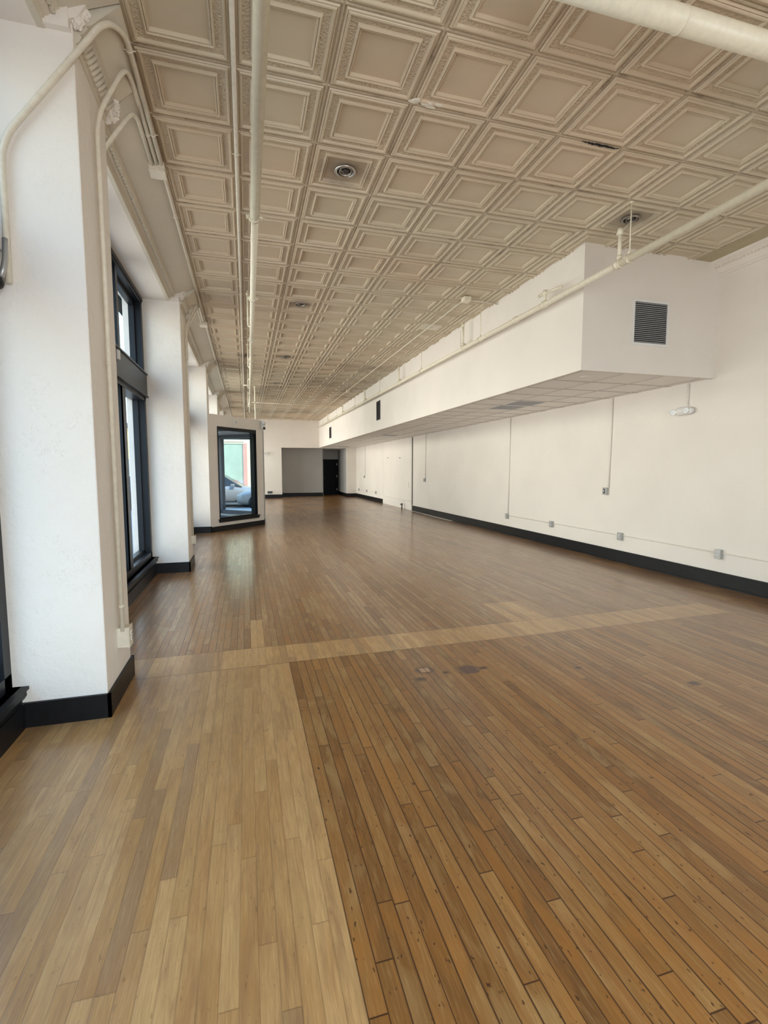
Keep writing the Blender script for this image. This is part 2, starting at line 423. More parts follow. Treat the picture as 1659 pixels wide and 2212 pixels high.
def struct(name, mb, mats, label=None, cat=None, parent=None):
    o = mb.build(name, mats, parent)
    if parent is None: tag(o, label, cat, None, 'structure')
    return o
def copy_tree(o, parent=None):
    c = o.copy(); C.objects.link(c); c.parent = parent
    for ch in [x for x in bpy.data.objects if x.parent == o]: copy_tree(ch, c)
    return c

# ================================================================== STRUCTURE
m = MB()
m.quad([(-1.9, YF-.2, 0), (6.2, YF-.2, 0), (6.2, 30.6, 0), (-1.9, 30.6, 0)])
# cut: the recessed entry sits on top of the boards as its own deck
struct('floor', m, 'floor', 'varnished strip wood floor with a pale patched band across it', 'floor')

# ---- stamped tin ceiling
S = .61; X0 = .595
PROF = [(.000, .006, 2), (.005, .006, 2), (.008, -.003, 2), (.016, -.004, 0), (.022, .006, 0), (.027, .009, 0), (.032, .004, 0), (.036, .013, 0), (.044, .015, 0), (.051, .012, 0),
        (.056, -.002, 1), (.102, -.005, 0), (.106, .010, 0), (.113, .015, 0), (.118, .011, 0), (.121, .003, 0), (.125, .009, 0), (.131, .008, 0), (.136, -.013, 0)]
m = MB()
def tile(x0, y0, x1, y1):
    prev = None
    for i, (d, h, mi) in enumerate(PROF):
        z = ZC-h
        q = [m.bm.verts.new(p) for p in ((x0+d, y0+d, z), (x1-d, y0+d, z), (x1-d, y1-d, z), (x0+d, y1-d, z))]
        if prev:
            for k in range(4):
                f = m.bm.faces.new((prev[k], prev[(k+1) % 4], q[(k+1) % 4], q[k])); f.material_index = PROF[i-1][2]
        prev = q
    m.bm.faces.new(prev).material_index = 0
for r in range(-9, 39):
    ya, yb = 2.91+S*r, 2.91+S*(r+1)
    if yb > YB+.3: continue
    for c in range(-2, 8):
        xa, xb = X0+S*c, X0+S*(c+1)
        if xa > 3.9 and ya > 5.1: continue
        tile(xa, ya, xb, yb)
ob = m.build('ceiling', ['tin_plain', 'tin_hammered', 'tin_seam'], fixn=False)
tag(ob, 'stamped tin ceiling of square coffered panels painted tan', 'ceiling', None, 'structure')
m = MB(); m.box((-2.0, YF-.2, ZC+.03), (6.3, 31, ZC+.3)); struct('trim_1', m, 'black_void', 'unseen roof slab added above the tin ceiling to block light', 'roof')  # unseen slab, added so that no outside light comes through from above
# plain embossed filler along the right wall, up to the bulkhead
m = MB(); m.box((5.475, YF, ZC-.006), (XW, 5.02, ZC+.02)); struct('trim_2', m, 'filler_olive', 'plain olive filler strip between tin panels and right cornice', 'ceiling strip')

# ---- walls
m = MB()
m.box((XW, YF-.2, 0), (XW+.2, 17.0, ZC+.05)); m.box((XW, 21.05, 0), (XW+.2, 30.7, ZC+.05))
struct('wall_right', m, 'wall_paint', 'long cream white right wall with conduits and outlets', 'wall')
m = MB()
m.box((XW+.005, 17.0, 0), (XW+.2, 21.05, ZC+.05))
m.box((XW-.012, 17.05, .34), (XW+.01, 21.03, .37)); 
for k in range(22): m.box((XW-.008, 17.15+k*.178, .315), (XW+.01, 17.22+k*.178, .34))
m.box((XW-.006, 17.05, 0), (XW+.01, 21.03, .315))
struct('wall_right_panel', m, 'wall_paint_rough', 'rough plastered blocked opening in the far right wall', 'wall')
m = MB(); m.box((XW-.02, 17.0, 0), (XW+.01, 17.05, 2.7)); struct('trim_3', m, 'aluminium', 'pale metal edge strip beside the rough plastered panel', 'trim')
m = MB(); m.box((XW-.022, 16.96, .2), (XW+.01, 17.0, 2.7)); struct('trim_4', m, 'dark_metal', 'dark metal trim strip beside the rough plastered panel', 'trim')
# back wall with the wide opening
m = MB()
m.box((-1.62, YB, 0), (1.82, YB+.16, ZC+.05)); m.box((1.82, YB, 2.68), (5.36, YB+.16, ZC+.05)); m.box((5.36, YB, 0), (XW, YB+.16, ZC+.05))
struct('wall_back', m, 'wall_paint', 'back wall with a wide low opening', 'wall')
m = MB()
m.box((1.66, YB+.16, 0), (1.82, 28.1, 2.8)); m.box((1.66, 28.0, 0), (4.22, 28.12, 2.8)); m.box((4.16, 28.1, 0), (4.28, 30.0, 2.8))
m.box((4.28, 29.5, 2.13), (5.5, 29.66, 2.8)); m.box((4.28, 29.5, 0), (4.48, 29.66, 2.8)); m.box((5.42, 29.5, 0), (5.6, 29.66, 2.8))
m.quad([(5.36, YB+.16, 0), (5.44, 29.5, 0), (5.44, 29.5, 2.8), (5.36, YB+.16, 2.8)])
m.box((1.66, YB+.16, 2.68), (5.9, 30.2, 2.82)); m.box((4.2, 29.9, 0), (5.9, 30.05, 2.8))
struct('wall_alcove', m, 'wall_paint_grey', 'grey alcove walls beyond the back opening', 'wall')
# left facade: lintel beam and spandrels
m = MB()
m.box((-1.63, YF-.2, 3.92), (-1.02, 27, ZC+.05))
struct('wall_left', m, 'wall_paint', 'white lintel over the left side windows', 'wall')
# front wall round the shopfront (behind the camera)
m = MB()
m.box((-1.9, YF-.2, 0), (-1.1, YF, ZC)); m.box((5.65, YF-.2, 0), (XW, YF, ZC)); m.box((-1.1, YF-.2, 3.75), (5.65, YF, ZC)); m.box((-1.1, YF-.2, 0), (5.65, YF, .3))
struct('wall_front', m, 'wall_paint', 'front wall round the shopfront behind the viewer', 'wall')
wf = MB()
for xx in (-1.05, 1.15, 3.4, 5.6): wf.box((xx-.04, YF-.12, .3), (xx+.04, YF-.02, 3.75))
wf.box((-1.05, YF-.12, 2.9), (5.6, YF-.02, 3.0)); wf.box((-1.05, YF-.12, .3), (5.6, YF-.02, .36)); wf.box((-1.05, YF-.12, 3.69), (5.6, YF-.02, 3.75))
w0 = struct('window_1', wf, 'frame_black', 'black framed shopfront window behind the viewer', 'window')
g = MB(); g.quad([(-1.05, YF-.15, .3), (5.6, YF-.15, .3), (5.6, YF-.15, 3.75), (-1.05, YF-.15, 3.75)]); g.build('pane', 'window_glass', w0)

# ---- pilasters on the left
PLAB = ['white wall pier nearest the viewer on the left, partly behind the camera', 'big white wall pier in the left foreground with conduits',
        'second white wall pier from the front on the left wall', 'white wall pier beside the angled entry wall',
        'white wall pier above and behind the entry box', 'farthest white wall pier on the left']
for i, (a, b) in enumerate(PIL):
    m = MB(); m.box((-1.61, a, 0), (-.86, b, ZC+.02), bev=.008)
    ob = m.build('wall_left_pier', 'wall_paint_rough'); tag(ob, PLAB[i], 'wall pier', None, 'structure')

# ---- beam facing with moulding between piers + cornice wrap on each pier
def cornice_profile(xf, zf):
    return [(xf, zf), (xf+.006, zf), (xf+.008, zf+.022), (xf+.020, zf+.026), (xf+.018, zf+.034), (xf+.034, zf+.040), (xf+.052, zf+.056), (xf+.050, zf+.064), (xf+.066, zf+.068), (xf+.092, zf+.086), (xf+.090, zf+.094), (xf+.112, zf+.100)]
def sweepY(mb, prof, y0, y1, z_top=ZC, x_end=-.62):
    pr = prof+[(x_end, z_top-.006), (x_end, z_top+.02), (-1.03, z_top+.02), (-1.03, prof[0][1])]
    mb.prism([(p[0], 0, p[1]) for p in pr], (0, y0, 0), (0, y1, 0))
for i, (a, b) in enumerate(BAYS):
    if i == 0: a = -.65
    m = MB(); sweepY(m, cornice_profile(-1.0, 3.918), a, b)
    # ribbed egg course
    n = int((b-a)/.05)
    for k in range(n):
        yy = a+.02+k*.05
        m.box((-.945, yy, 3.968), (-.925, yy+.03, 3.992))
    ob = m.build('trim_%d' % (5+i), 'beam_paint'); tag(ob, 'moulded beam over side window bay, tan painted', 'beam', 'moulded beams over the side windows', 'structure')
for i, (a, b) in enumerate(PIL):
    m = MB()
    pr = [(-.87, 3.86), (-.852, 3.86), (-.846, 3.875), (-.852, 3.885), (-.835, 3.90), (-.822, 3.925), (-.832, 3.935), (-.81, 3.95), (-.79, 3.975), (-.797, 3.985), (-.775, 3.995), (-.62, ZC-.006), (-.62, ZC+.02), (-.87, ZC+.02)]
    m.prism([(p[0], 0, p[1]) for p in pr], (0, a+.015, 0), (0, b-.015, 0))
    n = int((b-a-.06)/.042)
    for k in range(n):
        yy = a+.04+k*.042
        m.tube([(-.842, yy, 3.895), (-.822, yy+.014, 3.925), (-.797, yy+.024, 3.962)], .0135, 7)
    ob = m.build('trim_%d' % (11+i), 'beam_paint'); tag(ob, 'egg moulded capping at the top of a left wall pier', 'capital', 'cappings of the left piers', 'structure')
    # broken plaster at the ends of the capping: ragged chunks
    m = MB()
    def chunk(cx, cy_, cz, rx, ry, rz, seed):
        rr = random.Random(seed); n0 = len(m.bm.verts); m.ellipsoid((cx, cy_, cz), rx, ry, rz, 18, 12)
        m.bm.verts.ensure_lookup_table(); jit = {}
        for v_ in m.bm.verts[n0:]:
            key = tuple(round(q*2000) for q in v_.co)
            f_ = jit.setdefault(key, rr.uniform(.72, 1.22)); cc = Vector((cx, cy_, cz)); v_.co = cc+(v_.co-cc)*f_
        for f_ in m.bm.faces: f_.smooth = False
    chunk(-.815, b-.0, 3.935, .045, .035, .055, i); chunk(-.79, b-.025, 3.965, .03, .03, .04, i+20); chunk(-.845, b+.01, 3.90, .025, .022, .035, i+40)
    chunk(-.835, a-.0, 4.00, .035, .03, .05, i+60); chunk(-.80, a+.01, 4.04, .03, .02, .03, i+80)
    m.box((-1.0, a-.04, 3.922), (-.87, a+.01, 4.06)); m.prism([(-.99, 0, 3.925), (-.83, 0, 3.99), (-.78, 0, 4.07), (-.99, 0, 4.07)], (0, a-.03, 0), (0, a+.02, 0))
    ob = m.build('plaster_capital', 'wall_paint_rough')
    tag(ob, ['broken plaster capital on the nearest left pier', 'chipped pale plaster capital topping the big foreground pier', 'chipped plaster capital topping the second left pier', 'chipped plaster capital of the pier beside the entry wall', 'small plaster capital of the pier behind the entry box', 'farthest plaster capital on the left'][i], 'capital', None, 'structure')

# ---- bulkhead with suspended tiles underneath
BX, BY, BZ = 3.85, 5.02, 2.70
m = MB()
m.box((BX, BY+.06, BZ), (BX+.05, YB, ZC+.02)); m.box((BX, BY, BZ), (XW, BY+.06, ZC+.02)); 
struct('ceiling_bulkhead', m, 'wall_paint', 'long boxed duct bulkhead hanging from the ceiling along the right wall', 'bulkhead')
m = MB(); m.box((BX+.05, BY+.06, BZ+.012), (XW, YB, BZ+.03)); o_s = struct('ceiling_tiles', m, 'grid_white', 'white lay-in tile underside of the bulkhead', 'ceiling tiles')
simple('grid_line', (.50, .46, .41), .5)
gr = MB()
yy = BY+.06+.02
for k in range(36):
    Yk = 5.10+.61*k
    if Yk < YB: gr.box((BX+.05, Yk-.008, BZ+.006), (XW, Yk+.008, BZ+.012))
for xx in (3.93, 4.54, 5.15, 5.76): gr.box((xx-.008, BY+.06, BZ+.005), (xx+.008, YB, BZ+.012))
gr.build('tile_grid', 'grid_line', o_s)

# ---- cornice on right wall in front of the bulkhead
m = MB()
pr = [(XW, 3.98), (XW-.02, 3.98), (XW-.025, 4.0), (XW-.045, 4.01), (XW-.07, 4.05), (XW-.075, 4.065), (XW-.10, 4.075), (XW-.13, 4.10), (XW-.16, 4.115), (XW-.18, 4.135), (XW-.18, ZC+.01), (XW, ZC+.01)]
m.prism([(p[0], 0, p[1]) for p in pr], (0, YF, 0), (0, BY, 0))
for k in range(170): m.box((XW-.118, YF+k*.045, 4.068), (XW-.095, YF+k*.045+.024, 4.095))
struct('trim_17', m, 'wall_paint', 'white dentil cornice at the top of the right wall', 'cornice')

# ---- baseboards
def base(name, mb, lab): struct(name, mb, 'black_paint', lab, 'baseboard')
m = MB(); m.box((XW-.02, YF, 0), (XW, 16.96, .19)); m.box((XW-.02, 21.06, 0), (XW, YB, .19)); m.box((XW-.03, YF, 0), (XW, 16.96, .02))
base('baseboard_right', m, 'black baseboard along the right wall')
m = MB(); m.box((.3, YB-.02, 0), (1.82, YB, .19)); m.box((5.36, YB-.02, 0), (XW, YB, .19))
m.box((1.82, YB, 0), (1.835, 28.0, .19)); m.box((1.82, 27.98, 0), (4.24, 28.0, .19)); m.box((5.36, YB, 0), (5.34, YB+.16, .19))
m.prism([(0, 0, 0), (-.02, 0, 0), (-.02, 0, .19), (0, 0, .19)], (5.36, YB+.16, 0), (5.44, 29.5, 0)); m.box((-1.4, YB-.02, 0), (.3, YB, .19))
base('baseboard_back', m, 'black baseboard along the back wall and alcove')
m = MB()
for (a, b) in PIL:
    m.box((-1.30, a-.018, 0), (-.842, a, .15)); m.box((-.86, a-.018, 0), (-.842, b+.018, .15)); m.box((-1.30, b, 0), (-.842, b+.018, .15))
base('baseboard_left', m, 'black baseboard round the left piers')

# ---- side windows
def window(n, a, b, low=True):
    H0 = 'black framed side shop window '
    labs = {0: 'in the nearest left bay, cut by the photo edge', 1: 'between the foreground pier and second pier', 2: 'between the second pier and entry pier', 3: 'strip above the entry box', 4: 'beyond the entry box', 5: 'nearest the back wall'}
    m = MB()
    zt, zb, zm = 3.92, .25, 2.70
    mull = [a+(b-a)/3, a+2*(b-a)/3] if n != 1 else [5.10, 6.33]
    def members(z0, z1, w_, d0, d1, ms):
        m.box((d0, a, z0), (d1, a+w_, z1)); m.box((d0, b-w_, z0), (d1, b, z1))
        m.box((d0, a, z0), (d1, b, z0+w_)); m.box((d0, a, z1-w_), (d1, b, z1))
        for y in ms: m.box((d0+.02, y-.045, z0), (d1-.01, y+.045, z1))
    members(2.84, zt, .085, -1.52, -1.36, mull)
    m.box((-1.37, a, zt-.05), (-1.345, b, zt))
    # sashes
    for z0, z1 in ([(.33, 2.56)] if low else [])+[(2.90, 3.83)]:
        ys = [a+.085]+mull+[b-.085]
        for k in range(3):
            p, q = ys[k]+(.045 if k else 0), ys[k+1]-(.045 if k < 2 else 0)
            if z0 < 1: e0 = .05
            else: e0 = .05
            m.box((-1.51, p, z0), (-1.44, p+e0, z1)); m.box((-1.51, q-e0, z0), (-1.44, q, z1)); m.box((-1.51, p, z0), (-1.44, q, z0+e0)); m.box((-1.51, p, z1-e0), (-1.44, q, z1))
    if low:
        members(.25, 2.58, .085, -1.52, -1.36, mull)
        for y in mull: m.box((-1.50, y-.045, .25), (-1.37, y+.19, 2.58))
    o = m.build('window_%d' % (n+2), 'frame_black'); tag(o, H0+labs[n], 'window', None, 'structure')
    t = MB(); t.box((-1.62, a, 2.565), (-1.333, b, 2.863)); t.box((-1.62, a, 2.863), (-1.318, b, 2.880)); t.box((-1.62, a, 2.545), (-1.318, b, 2.567))
    t.build('transom_panel', 'frame_black', o)
    gl = MB()
    if low: gl.quad([(XG, a, .25), (XG, b, .25), (XG, b, 2.6), (XG, a, 2.6)])
    gl.quad([(XG, a, 2.84), (XG, b, 2.84), (XG, b, zt), (XG, a, zt)])
    gl.build('pane', 'window_glass', o)
    if low:
        s_ = MB()
        s_.prism([(-1.40, 0, .25), (-1.275, 0, .25), (-1.275, 0, .232), (-1.29, 0, .222), (-1.288, 0, .195), (-1.30, 0, .175), (-1.40, 0, .175)], (0, a+.002, 0), (0, b-.002, 0))
        s_.box((-1.62, a, .245), (-1.37, b, .30)); s_.build('window_sill', 'black_paint', o)
        d = MB(); d.box((-1.62, a, 0), (-1.315, b, .25)); d.box((-1.315, a, 0), (-1.298, b, .15)); d.build('dado_panel', 'black_paint', o)
    return o
for n, (a, b) in enumerate(BAYS): window(n, a, b, n != 3)

# ---- recessed street entry: angled walls, inner wall, lid, deck
A = Vector((-.864, 12.385)); B = Vector((.429, 13.81)); CY = 15.35
t1 = (B-A).normalized(); n1 = Vector((t1.y, -t1.x))          # towards the room
WT = 2.86
def on(s_, z, off=0.):
    q = A+t1*s_+n1*off; return (q.x, q.y, z)
LW = (B-A).length
def slab(mb, s0, s1, z0, z1, o0, o1, P=on):
    v = [P(s0, z0, o0), P(s1, z0, o0), P(s1, z0, o1), P(s0, z0, o1), P(s0, z1, o0), P(s1, z1, o0), P(s1, z1, o1), P(s0, z1, o1)]
    vs = [mb.bm.verts.new(p) for p in v]
    for q in ((0,3,2,1),(4,5,6,7),(0,1,5,4),(1,2,6,5),(2,3,7,6),(3,0,4,7)): mb.bm.faces.new([vs[i] for i in q])
m = MB()
slab(m, 0, .30, 0, WT, 0, -.14); slab(m, 1.665, LW, 0, WT, 0, -.14); slab(m, .30, 1.665, 0, .23, 0, -.14); slab(m, .30, 1.665, 2.555, WT, 0, -.14)
m.box((.30, 13.80, 0), (.44, 14.0, WT)); m.box((.30, 14.0, 2.3), (.44, 15.25, WT)); m.box((.30, 15.25, 0), (.44, CY, WT))
struct('wall_entry_near', m, 'wall_paint', 'angled wall of the street entry box with a tall window', 'wall')
A2 = Vector((.43, CY)); B2 = Vector((-.864, CY+1.425)); t2 = (B2-A2).normalized(); n2 = Vector((-t2.y, t2.x))
if n2.y > 0: n2 = -n2                                           # towards the recess / street side
def on2(s_, z, off=0.):
    q = A2+t2*s_+n2*off; return (q.x, q.y, z)
m = MB()
slab(m, 0, .20, 0, WT, 0, -.14, on2); slab(m, 1.88, LW, 0, WT, 0, -.14, on2); slab(m, .20, 1.88, 0, .10, 0, -.14, on2); slab(m, .20, 1.88, 2.62, WT, 0, -.14, on2)
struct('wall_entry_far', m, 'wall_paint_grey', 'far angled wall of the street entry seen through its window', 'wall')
m = MB()
vs = [(-1.6, 12.98, 0), (-.93, 12.50, 0), (.36, 13.90, 0), (.36, CY-.05, 0), (-.90, CY+1.30, 0), (-1.6, 16.9, 0)]
m.bm.faces.new([m.bm.verts.new((x, y, WT-.01)) for x, y, _ in vs]); m.bm.faces.new([m.bm.verts.new((x, y, WT-.12)) for x, y, _ in vs])
for i in range(6):
    p, q = vs[i], vs[(i+1) % 6]
    m.quad([(p[0], p[1], WT-.12), (q[0], q[1], WT-.12), (q[0], q[1], WT-.01), (p[0], p[1], WT-.01)])
struct('ceiling_entry', m, 'frame_grey', 'lid over the street entry', 'ceiling')
m = MB(); vs2 = [(-1.9, 12.97), (-.87, 12.75), (.28, 13.95), (.28, CY-.1), (-.864, CY+1.3), (-1.9, 16.9)]
m.bm.faces.new([m.bm.verts.new((x, y, .04)) for x, y in vs2])
for k in range(18):
    yk = 13.0+.13*k; m.box((-1.6, yk, .038), (min(.27, -.864+(yk-12.385)*.907-.22), yk+.005, .046))
struct('floor_entry', m, 'deck_dark', 'dark boarded floor of the street entry', 'floor')
# window in the near angled wall
m = MB()
def fr(mb, s0, s1, z0, z1, wd, o0, o1, P):
    slab(mb, s0, s0+wd, z0, z1, o0, o1, P); slab(mb, s1-wd, s1, z0, z1, o0, o1, P); slab(mb, s0, s1, z0, z0+wd, o0, o1, P); slab(mb, s0, s1, z1-wd, z1, o0, o1, P)
fr(m, .294, 1.672, .29, 2.575, .02, .018, -.02, on); slab(m, .294, 1.672, 2.49, 2.577, .02, -.02, on)
fr(m, .30, 1.665, .29, 2.555, .045, -.02, -.16, on)
slab(m, .26, 1.735, .265, .298, .05, -.14, on); slab(m, .275, 1.72, .215, .265, .03, -.05, on)
wn = struct('window_8', m, 'black_paint', 'tall black framed window in the angled entry wall', 'window')
g = MB(); v = [on(.34, .33, -.10), on(1.63, .33, -.10), on(1.63, 2.52, -.10), on(.34, 2.52, -.10)]; g.quad(v); g.build('pane', 'window_glass', wn)
m = MB(); fr(m, .20, 1.88, .10, 2.62, .12, .03, -.10, on2)
wn = struct('window_9', m, 'frame_grey', 'grey framed window on the far side of the street entry', 'window')
g = MB(); g.quad([on2(.31, .21, -.03), on2(1.77, .21, -.03), on2(1.77, 2.51, -.03), on2(.31, 2.51, -.03)]); g.build('pane', 'mirror_glass', wn)
# entry door leaf pair in the inner wall
m = MB()
for y0 in (14.0, 14.625):
    m.box((.34, y0, .05), (.40, y0+.09, 2.3)); m.box((.34, y0+.535, .05), (.40, y0+.625, 2.3)); m.box((.34, y0, .05), (.40, y0+.625, .25)); m.box((.34, y0, 2.2), (.40, y0+.625, 2.3))
dr = struct('door_1', m, 'frame_black', 'glazed double door of the street entry', 'door')
g = MB(); g.quad([(.37, 14.0, .2), (.37, 15.25, .2), (.37, 15.25, 2.25), (.37, 14.0, 2.25)]); g.build('pane', 'window_glass', dr)
g = MB(); g.tube([(.33, 14.59, .9), (.29, 14.59, .9), (.29, 14.59, 1.2), (.33, 14.59, 1.2)], .01, 8, fillet=.02); g.build('handle', 'aluminium', dr)
m = MB(); slab(m, -.01, LW+.02, 0, .13, 0, .02, on); m.box((.44, 13.80, 0), (.46, CY, .13))
base('baseboard_entry', m, 'black baseboard along the angled entry wall')

# ---- black door in the alcove
m = MB()
m.box((4.48, 29.46, 0), (4.56, 29.56, 2.13)); m.box((5.34, 29.46, 0), (5.42, 29.56, 2.13)); m.box((4.48, 29.46, 2.06), (5.42, 29.56, 2.13))
m.box((4.56, 29.50, .01), (5.34, 29.545, 2.06))
for (p, q, r_, s_) in ((4.66, 4.91, .25, .95), (4.99, 5.24, .25, .95), (4.66, 4.91, 1.1, 1.9), (4.99, 5.24, 1.1, 1.9)):
    m.box((p, 29.485, r_), (q, 29.5, s_), bev=.008)
dr = struct('door_2', m, 'door_black', 'black panelled door at the back of the alcove', 'door')
for z in (.25, 1.05, 1.78):
    h = MB(); h.box((5.31, 29.47, z), (5.35, 29.50, z+.11)); h.tube([(5.345, 29.465, z), (5.345, 29.465, z+.11)], .008, 8); h.build('hinge', 'aluminium', dr)
h = MB(); h.lathe([(.0, -.06), (.02, -.055), (.028, -.04), (.02, -.02), (.01, -.01), (.024, 0)], (4.62, 29.5, 1.02), (0, 1, 0), 14); h.build('door_knob', 'dark_metal', dr)

# ================================================================== THINGS
# ---- sprinkler pipes
def riser_tree(root, x, y, z, top, bend):
    m = MB(); m.lathe([(.02, -.03), (.045, -.03), (.047, -.02), (.041, -.015), (.041, .015), (.047, .02), (.045, .03), (.02, .03)], (x, y, z), (0, 1, 0), 16)
    m.build('coupling', 'pipe_paint', root)
    m = MB(); m.tube([(x, y, z), (x, y, top)], .019, 12); m.lathe([(.02, -.02), (.026, -.02), (.026, .015), (.02, .015)], (x, y, z+.07), (0, 0, 1), 14)
    m.lathe([(.0, .03), (.026, .03), (.027, -.03), (.02, -.03)], (x, y, top-.01), (0, 0, 1), 14)
    m.build('riser', 'pipe_paint', root)
    if bend:
        m = MB(); m.tube([(x, y, z+.03), (x, y+.02, z+.09), (x+.12, y+.10, z+.09)], .016, 10, fillet=.05); m.tube([(x+.04, y+.35, z+.05), (x+.115, y+.35, z+.05), (x+.115, y+.35, top)], .004, 6)
        m.tube([(x, y, z+.4), (x, y+.02, z+.12), (x+.10, y+.30, z+.10)], .006, 6, fillet=.08)
        m.build('branch_pipe', 'pipe_paint', root)
def hanger(root, x, y, z, top, r=.04, ring=True):
    m = MB(); m.tube([(x, y, z+r), (x, y, top)], .006, 8)
    m.lathe([(0, 0), (.02, 0), (.02, .01), (0, .01)], (x, y, top-.01), (0, 0, 1), 10)
    # split ring clamp with its two ears
    m.lathe([(r-.006, -.013), (r+.006, -.013), (r+.006, .013), (r-.006, .013)], (x, y, z), (0, 1, 0), 20)
    m.box((x-r-.028, y-.01, z-.007), (x-r+.002, y+.01, z+.007)); m.box((x+r-.002, y-.01, z-.007), (x+r+.028, y+.01, z+.007))
    m.tube([(x-r-.016, y, z-.018), (x-r-.016, y, z+.022)], .005, 6); m.tube([(x+r+.016, y, z-.018), (x+r+.016, y, z+.022)], .005, 6)
    m.box((x-.012, y-.012, z+r-.004), (x+.012, y+.012, z+r+.03))
    m.build('hanger', 'pipe_paint', root)
PX, PZ = 3.70, 3.595
def pz(y): return PZ+.0075*(y-3)
root = empty('sprinkler_pipe', (PX, 3, pz(3)), 'cream sprinkler pipe running the whole length of the bulkhead', 'pipe')
m = MB(); m.tube([(PX, YF+.05, pz(YF)), (PX, 4.29, pz(4.29))], .037, 18); m.tube([(PX, 4.29, pz(4.29)), (PX, 26.0, pz(26))], .033, 18); m.build('main_pipe', 'pipe_paint', root)
for y in (4.29, 8.0, 11.73, 15.35, 19.08, 22.7): riser_tree(root, PX, y, pz(y), ZC-.1 if y > 5 else 3.93, y > 5)
for y in (4.13, 7.32, 10.08, 13.5, 16.8, 20.4, 24.0): hanger(root, PX, y+.02, pz(y), ZC, .038)
for y in (6.26, 5.57):
    m = MB(); m.lathe([(.02, -.03), (.045, -.03), (.047, -.02), (.041, -.015), (.041, .015), (.047, .02), (.045, .03), (.02, .03)], (PX, y, pz(y)), (0, 1, 0), 16); m.build('coupling', 'pipe_paint', root)
m = MB(); m.tube([(PX, 5.57, pz(5.57)), (PX, 5.57, pz(5.57)+.14), (PX, 5.70, pz(5.57)+.14)], .02, 12, fillet=.03); m.tube([(PX, 5.62, pz(5.57)+.14), (PX+.02, 5.25, pz(5.57)+.11)], .014, 10)
m.lathe([(.02, -.03), (.028, -.03), (.028, .03), (.02, .03)], (PX, 5.57, pz(5.57)+.14), (0, 0, 1), 14); m.build('elbow', 'pipe_paint', root)
m = MB(); m.tube([(PX+.0, 4.29, 3.93), (3.78, 4.42, 3.96), (3.93, 4.45, 4.10)], .017, 10, fillet=.03); m.build('branch_pipe', 'pipe_paint', root)

LX, LZ = .105, 3.50
root = empty('sprinkler_pipe', (LX, 3, LZ), 'cream sprinkler pipe hanging lengthwise on the left of the ceiling', 'pipe')
def lx(y): return LX+.0035*max(0, y-2)
m = MB(); m.tube([(lx(YF), YF+.05, LZ), (lx(4.1), 4.1, LZ)], .036, 18); m.tube([(lx(4.1), 4.1, LZ), (lx(17.4), 17.4, LZ)], .030, 18); m.build('main_pipe', 'pipe_paint', root)
for y in (4.12, 6.0, 7.9, 9.3, 11.29, 13.3, 15.4): hanger(root, lx(y)-.004, y, LZ, ZC, .036)
for y in (7.2, 10.0, 12.6, 16.2):
    m = MB(); m.tube([(lx(y)-.05, y, LZ+.02), (lx(y)-.05, y, LZ+.45)], .013, 8); m.lathe([(0, 0), (.02, .0), (.02, .01), (.008, .02), (.008, .05), (0, .06)], (lx(y)-.05, y, LZ+.44), (0, 0, 1), 12)
    m.tube([(lx(y)-.05, y, LZ+.02), (lx(y), y, LZ)], .013, 8); m.build('sprinkler_riser', 'pipe_paint', root)
root = empty('sprinkler_pipe', (.3, 15.6, 3.7), 'thin cream pipe bending down onto the top of the entry box', 'pipe')
m = MB(); m.tube([(-.02, 15.0, 3.98), (.13, 15.0, 3.98), (.30, 15.2, 4.02), (.30, 15.2, 3.2), (.30, 15.2, WT+.002)], .022, 10, fillet=.04); m.build('drop_pipe', 'pipe_paint', root)
root = empty('sprinkler_pipe', (.25, 19.4, 4.1), 'thin cream pipe crossing the far ceiling from side to side', 'pipe')
m = MB(); m.tube([(.25, 19.4, 4.07), (3.83, 19.7, 4.07)], .018, 8); m.build('cross_pipe', 'pipe_paint', root)

# big main crossing at the top right
m = MB(); m.tube([(1.45, 2.30, 3.94), (XW-.02, 2.262, 3.94)], .060, 28); root = empty('water_main_pipe', (2.3, 2.29, 3.94), 'thick cream pipe crossing the top right corner of the view', 'pipe')
m.build('main_pipe', 'pipe_paint', root)
m = MB(); m.lathe([(.058, -.002), (.064, -.002), (.064, .004), (.058, .004)], (2.31, 2.293, 3.94), (1, 0, 0), 28); m.build('tape_seam', 'pipe_paint', root)
m = MB(); m.tube([(1.50, 2.30, 3.94), (1.50, 2.30, ZC)], .012, 8); m.build('hanger', 'pipe_paint', root); m = MB(); m.tube([(4.6, 2.28, 3.94), (4.6, 2.28, ZC)], .012, 8); m.build('hanger', 'pipe_paint', root)

# ---- ceiling conduits
def conduit(name, pts, r, label, fillet=.06, mt='conduit_paint', group=None, clips=()):
    root = empty(name, pts[0], label, 'conduit', group)
    m = MB(); m.tube(pts, r, 12, fillet=fillet, fs=8); m.build('tube', mt, root)
    for (c_, ax) in clips:
        k = MB(); k.lathe([(r-.002, -.009), (r+.003, -.009), (r+.003, .009), (r-.002, .009)], c_, ax, 14)
        c_ = Vector(c_); axv = Vector(ax)
        sidev = axv.cross(Vector((0, 0, 1))) if abs(axv.z) < .5 else Vector((0, 1, 0))
        k.tube([c_-sidev*(r+.02), c_+sidev*(r+.02)], .004, 6); k.build('strap', mt, root)
    return root
conduit('conduit', [(-.015, YF+.05, 4.11), (-.015, 26.0, 4.11)], .016, 'thin tan conduit fixed lengthwise along a ceiling seam on the left', clips=[((-.015, y, 4.11), (0, 1, 0)) for y in (4.4, 7.4, 10.4, 13.4)])
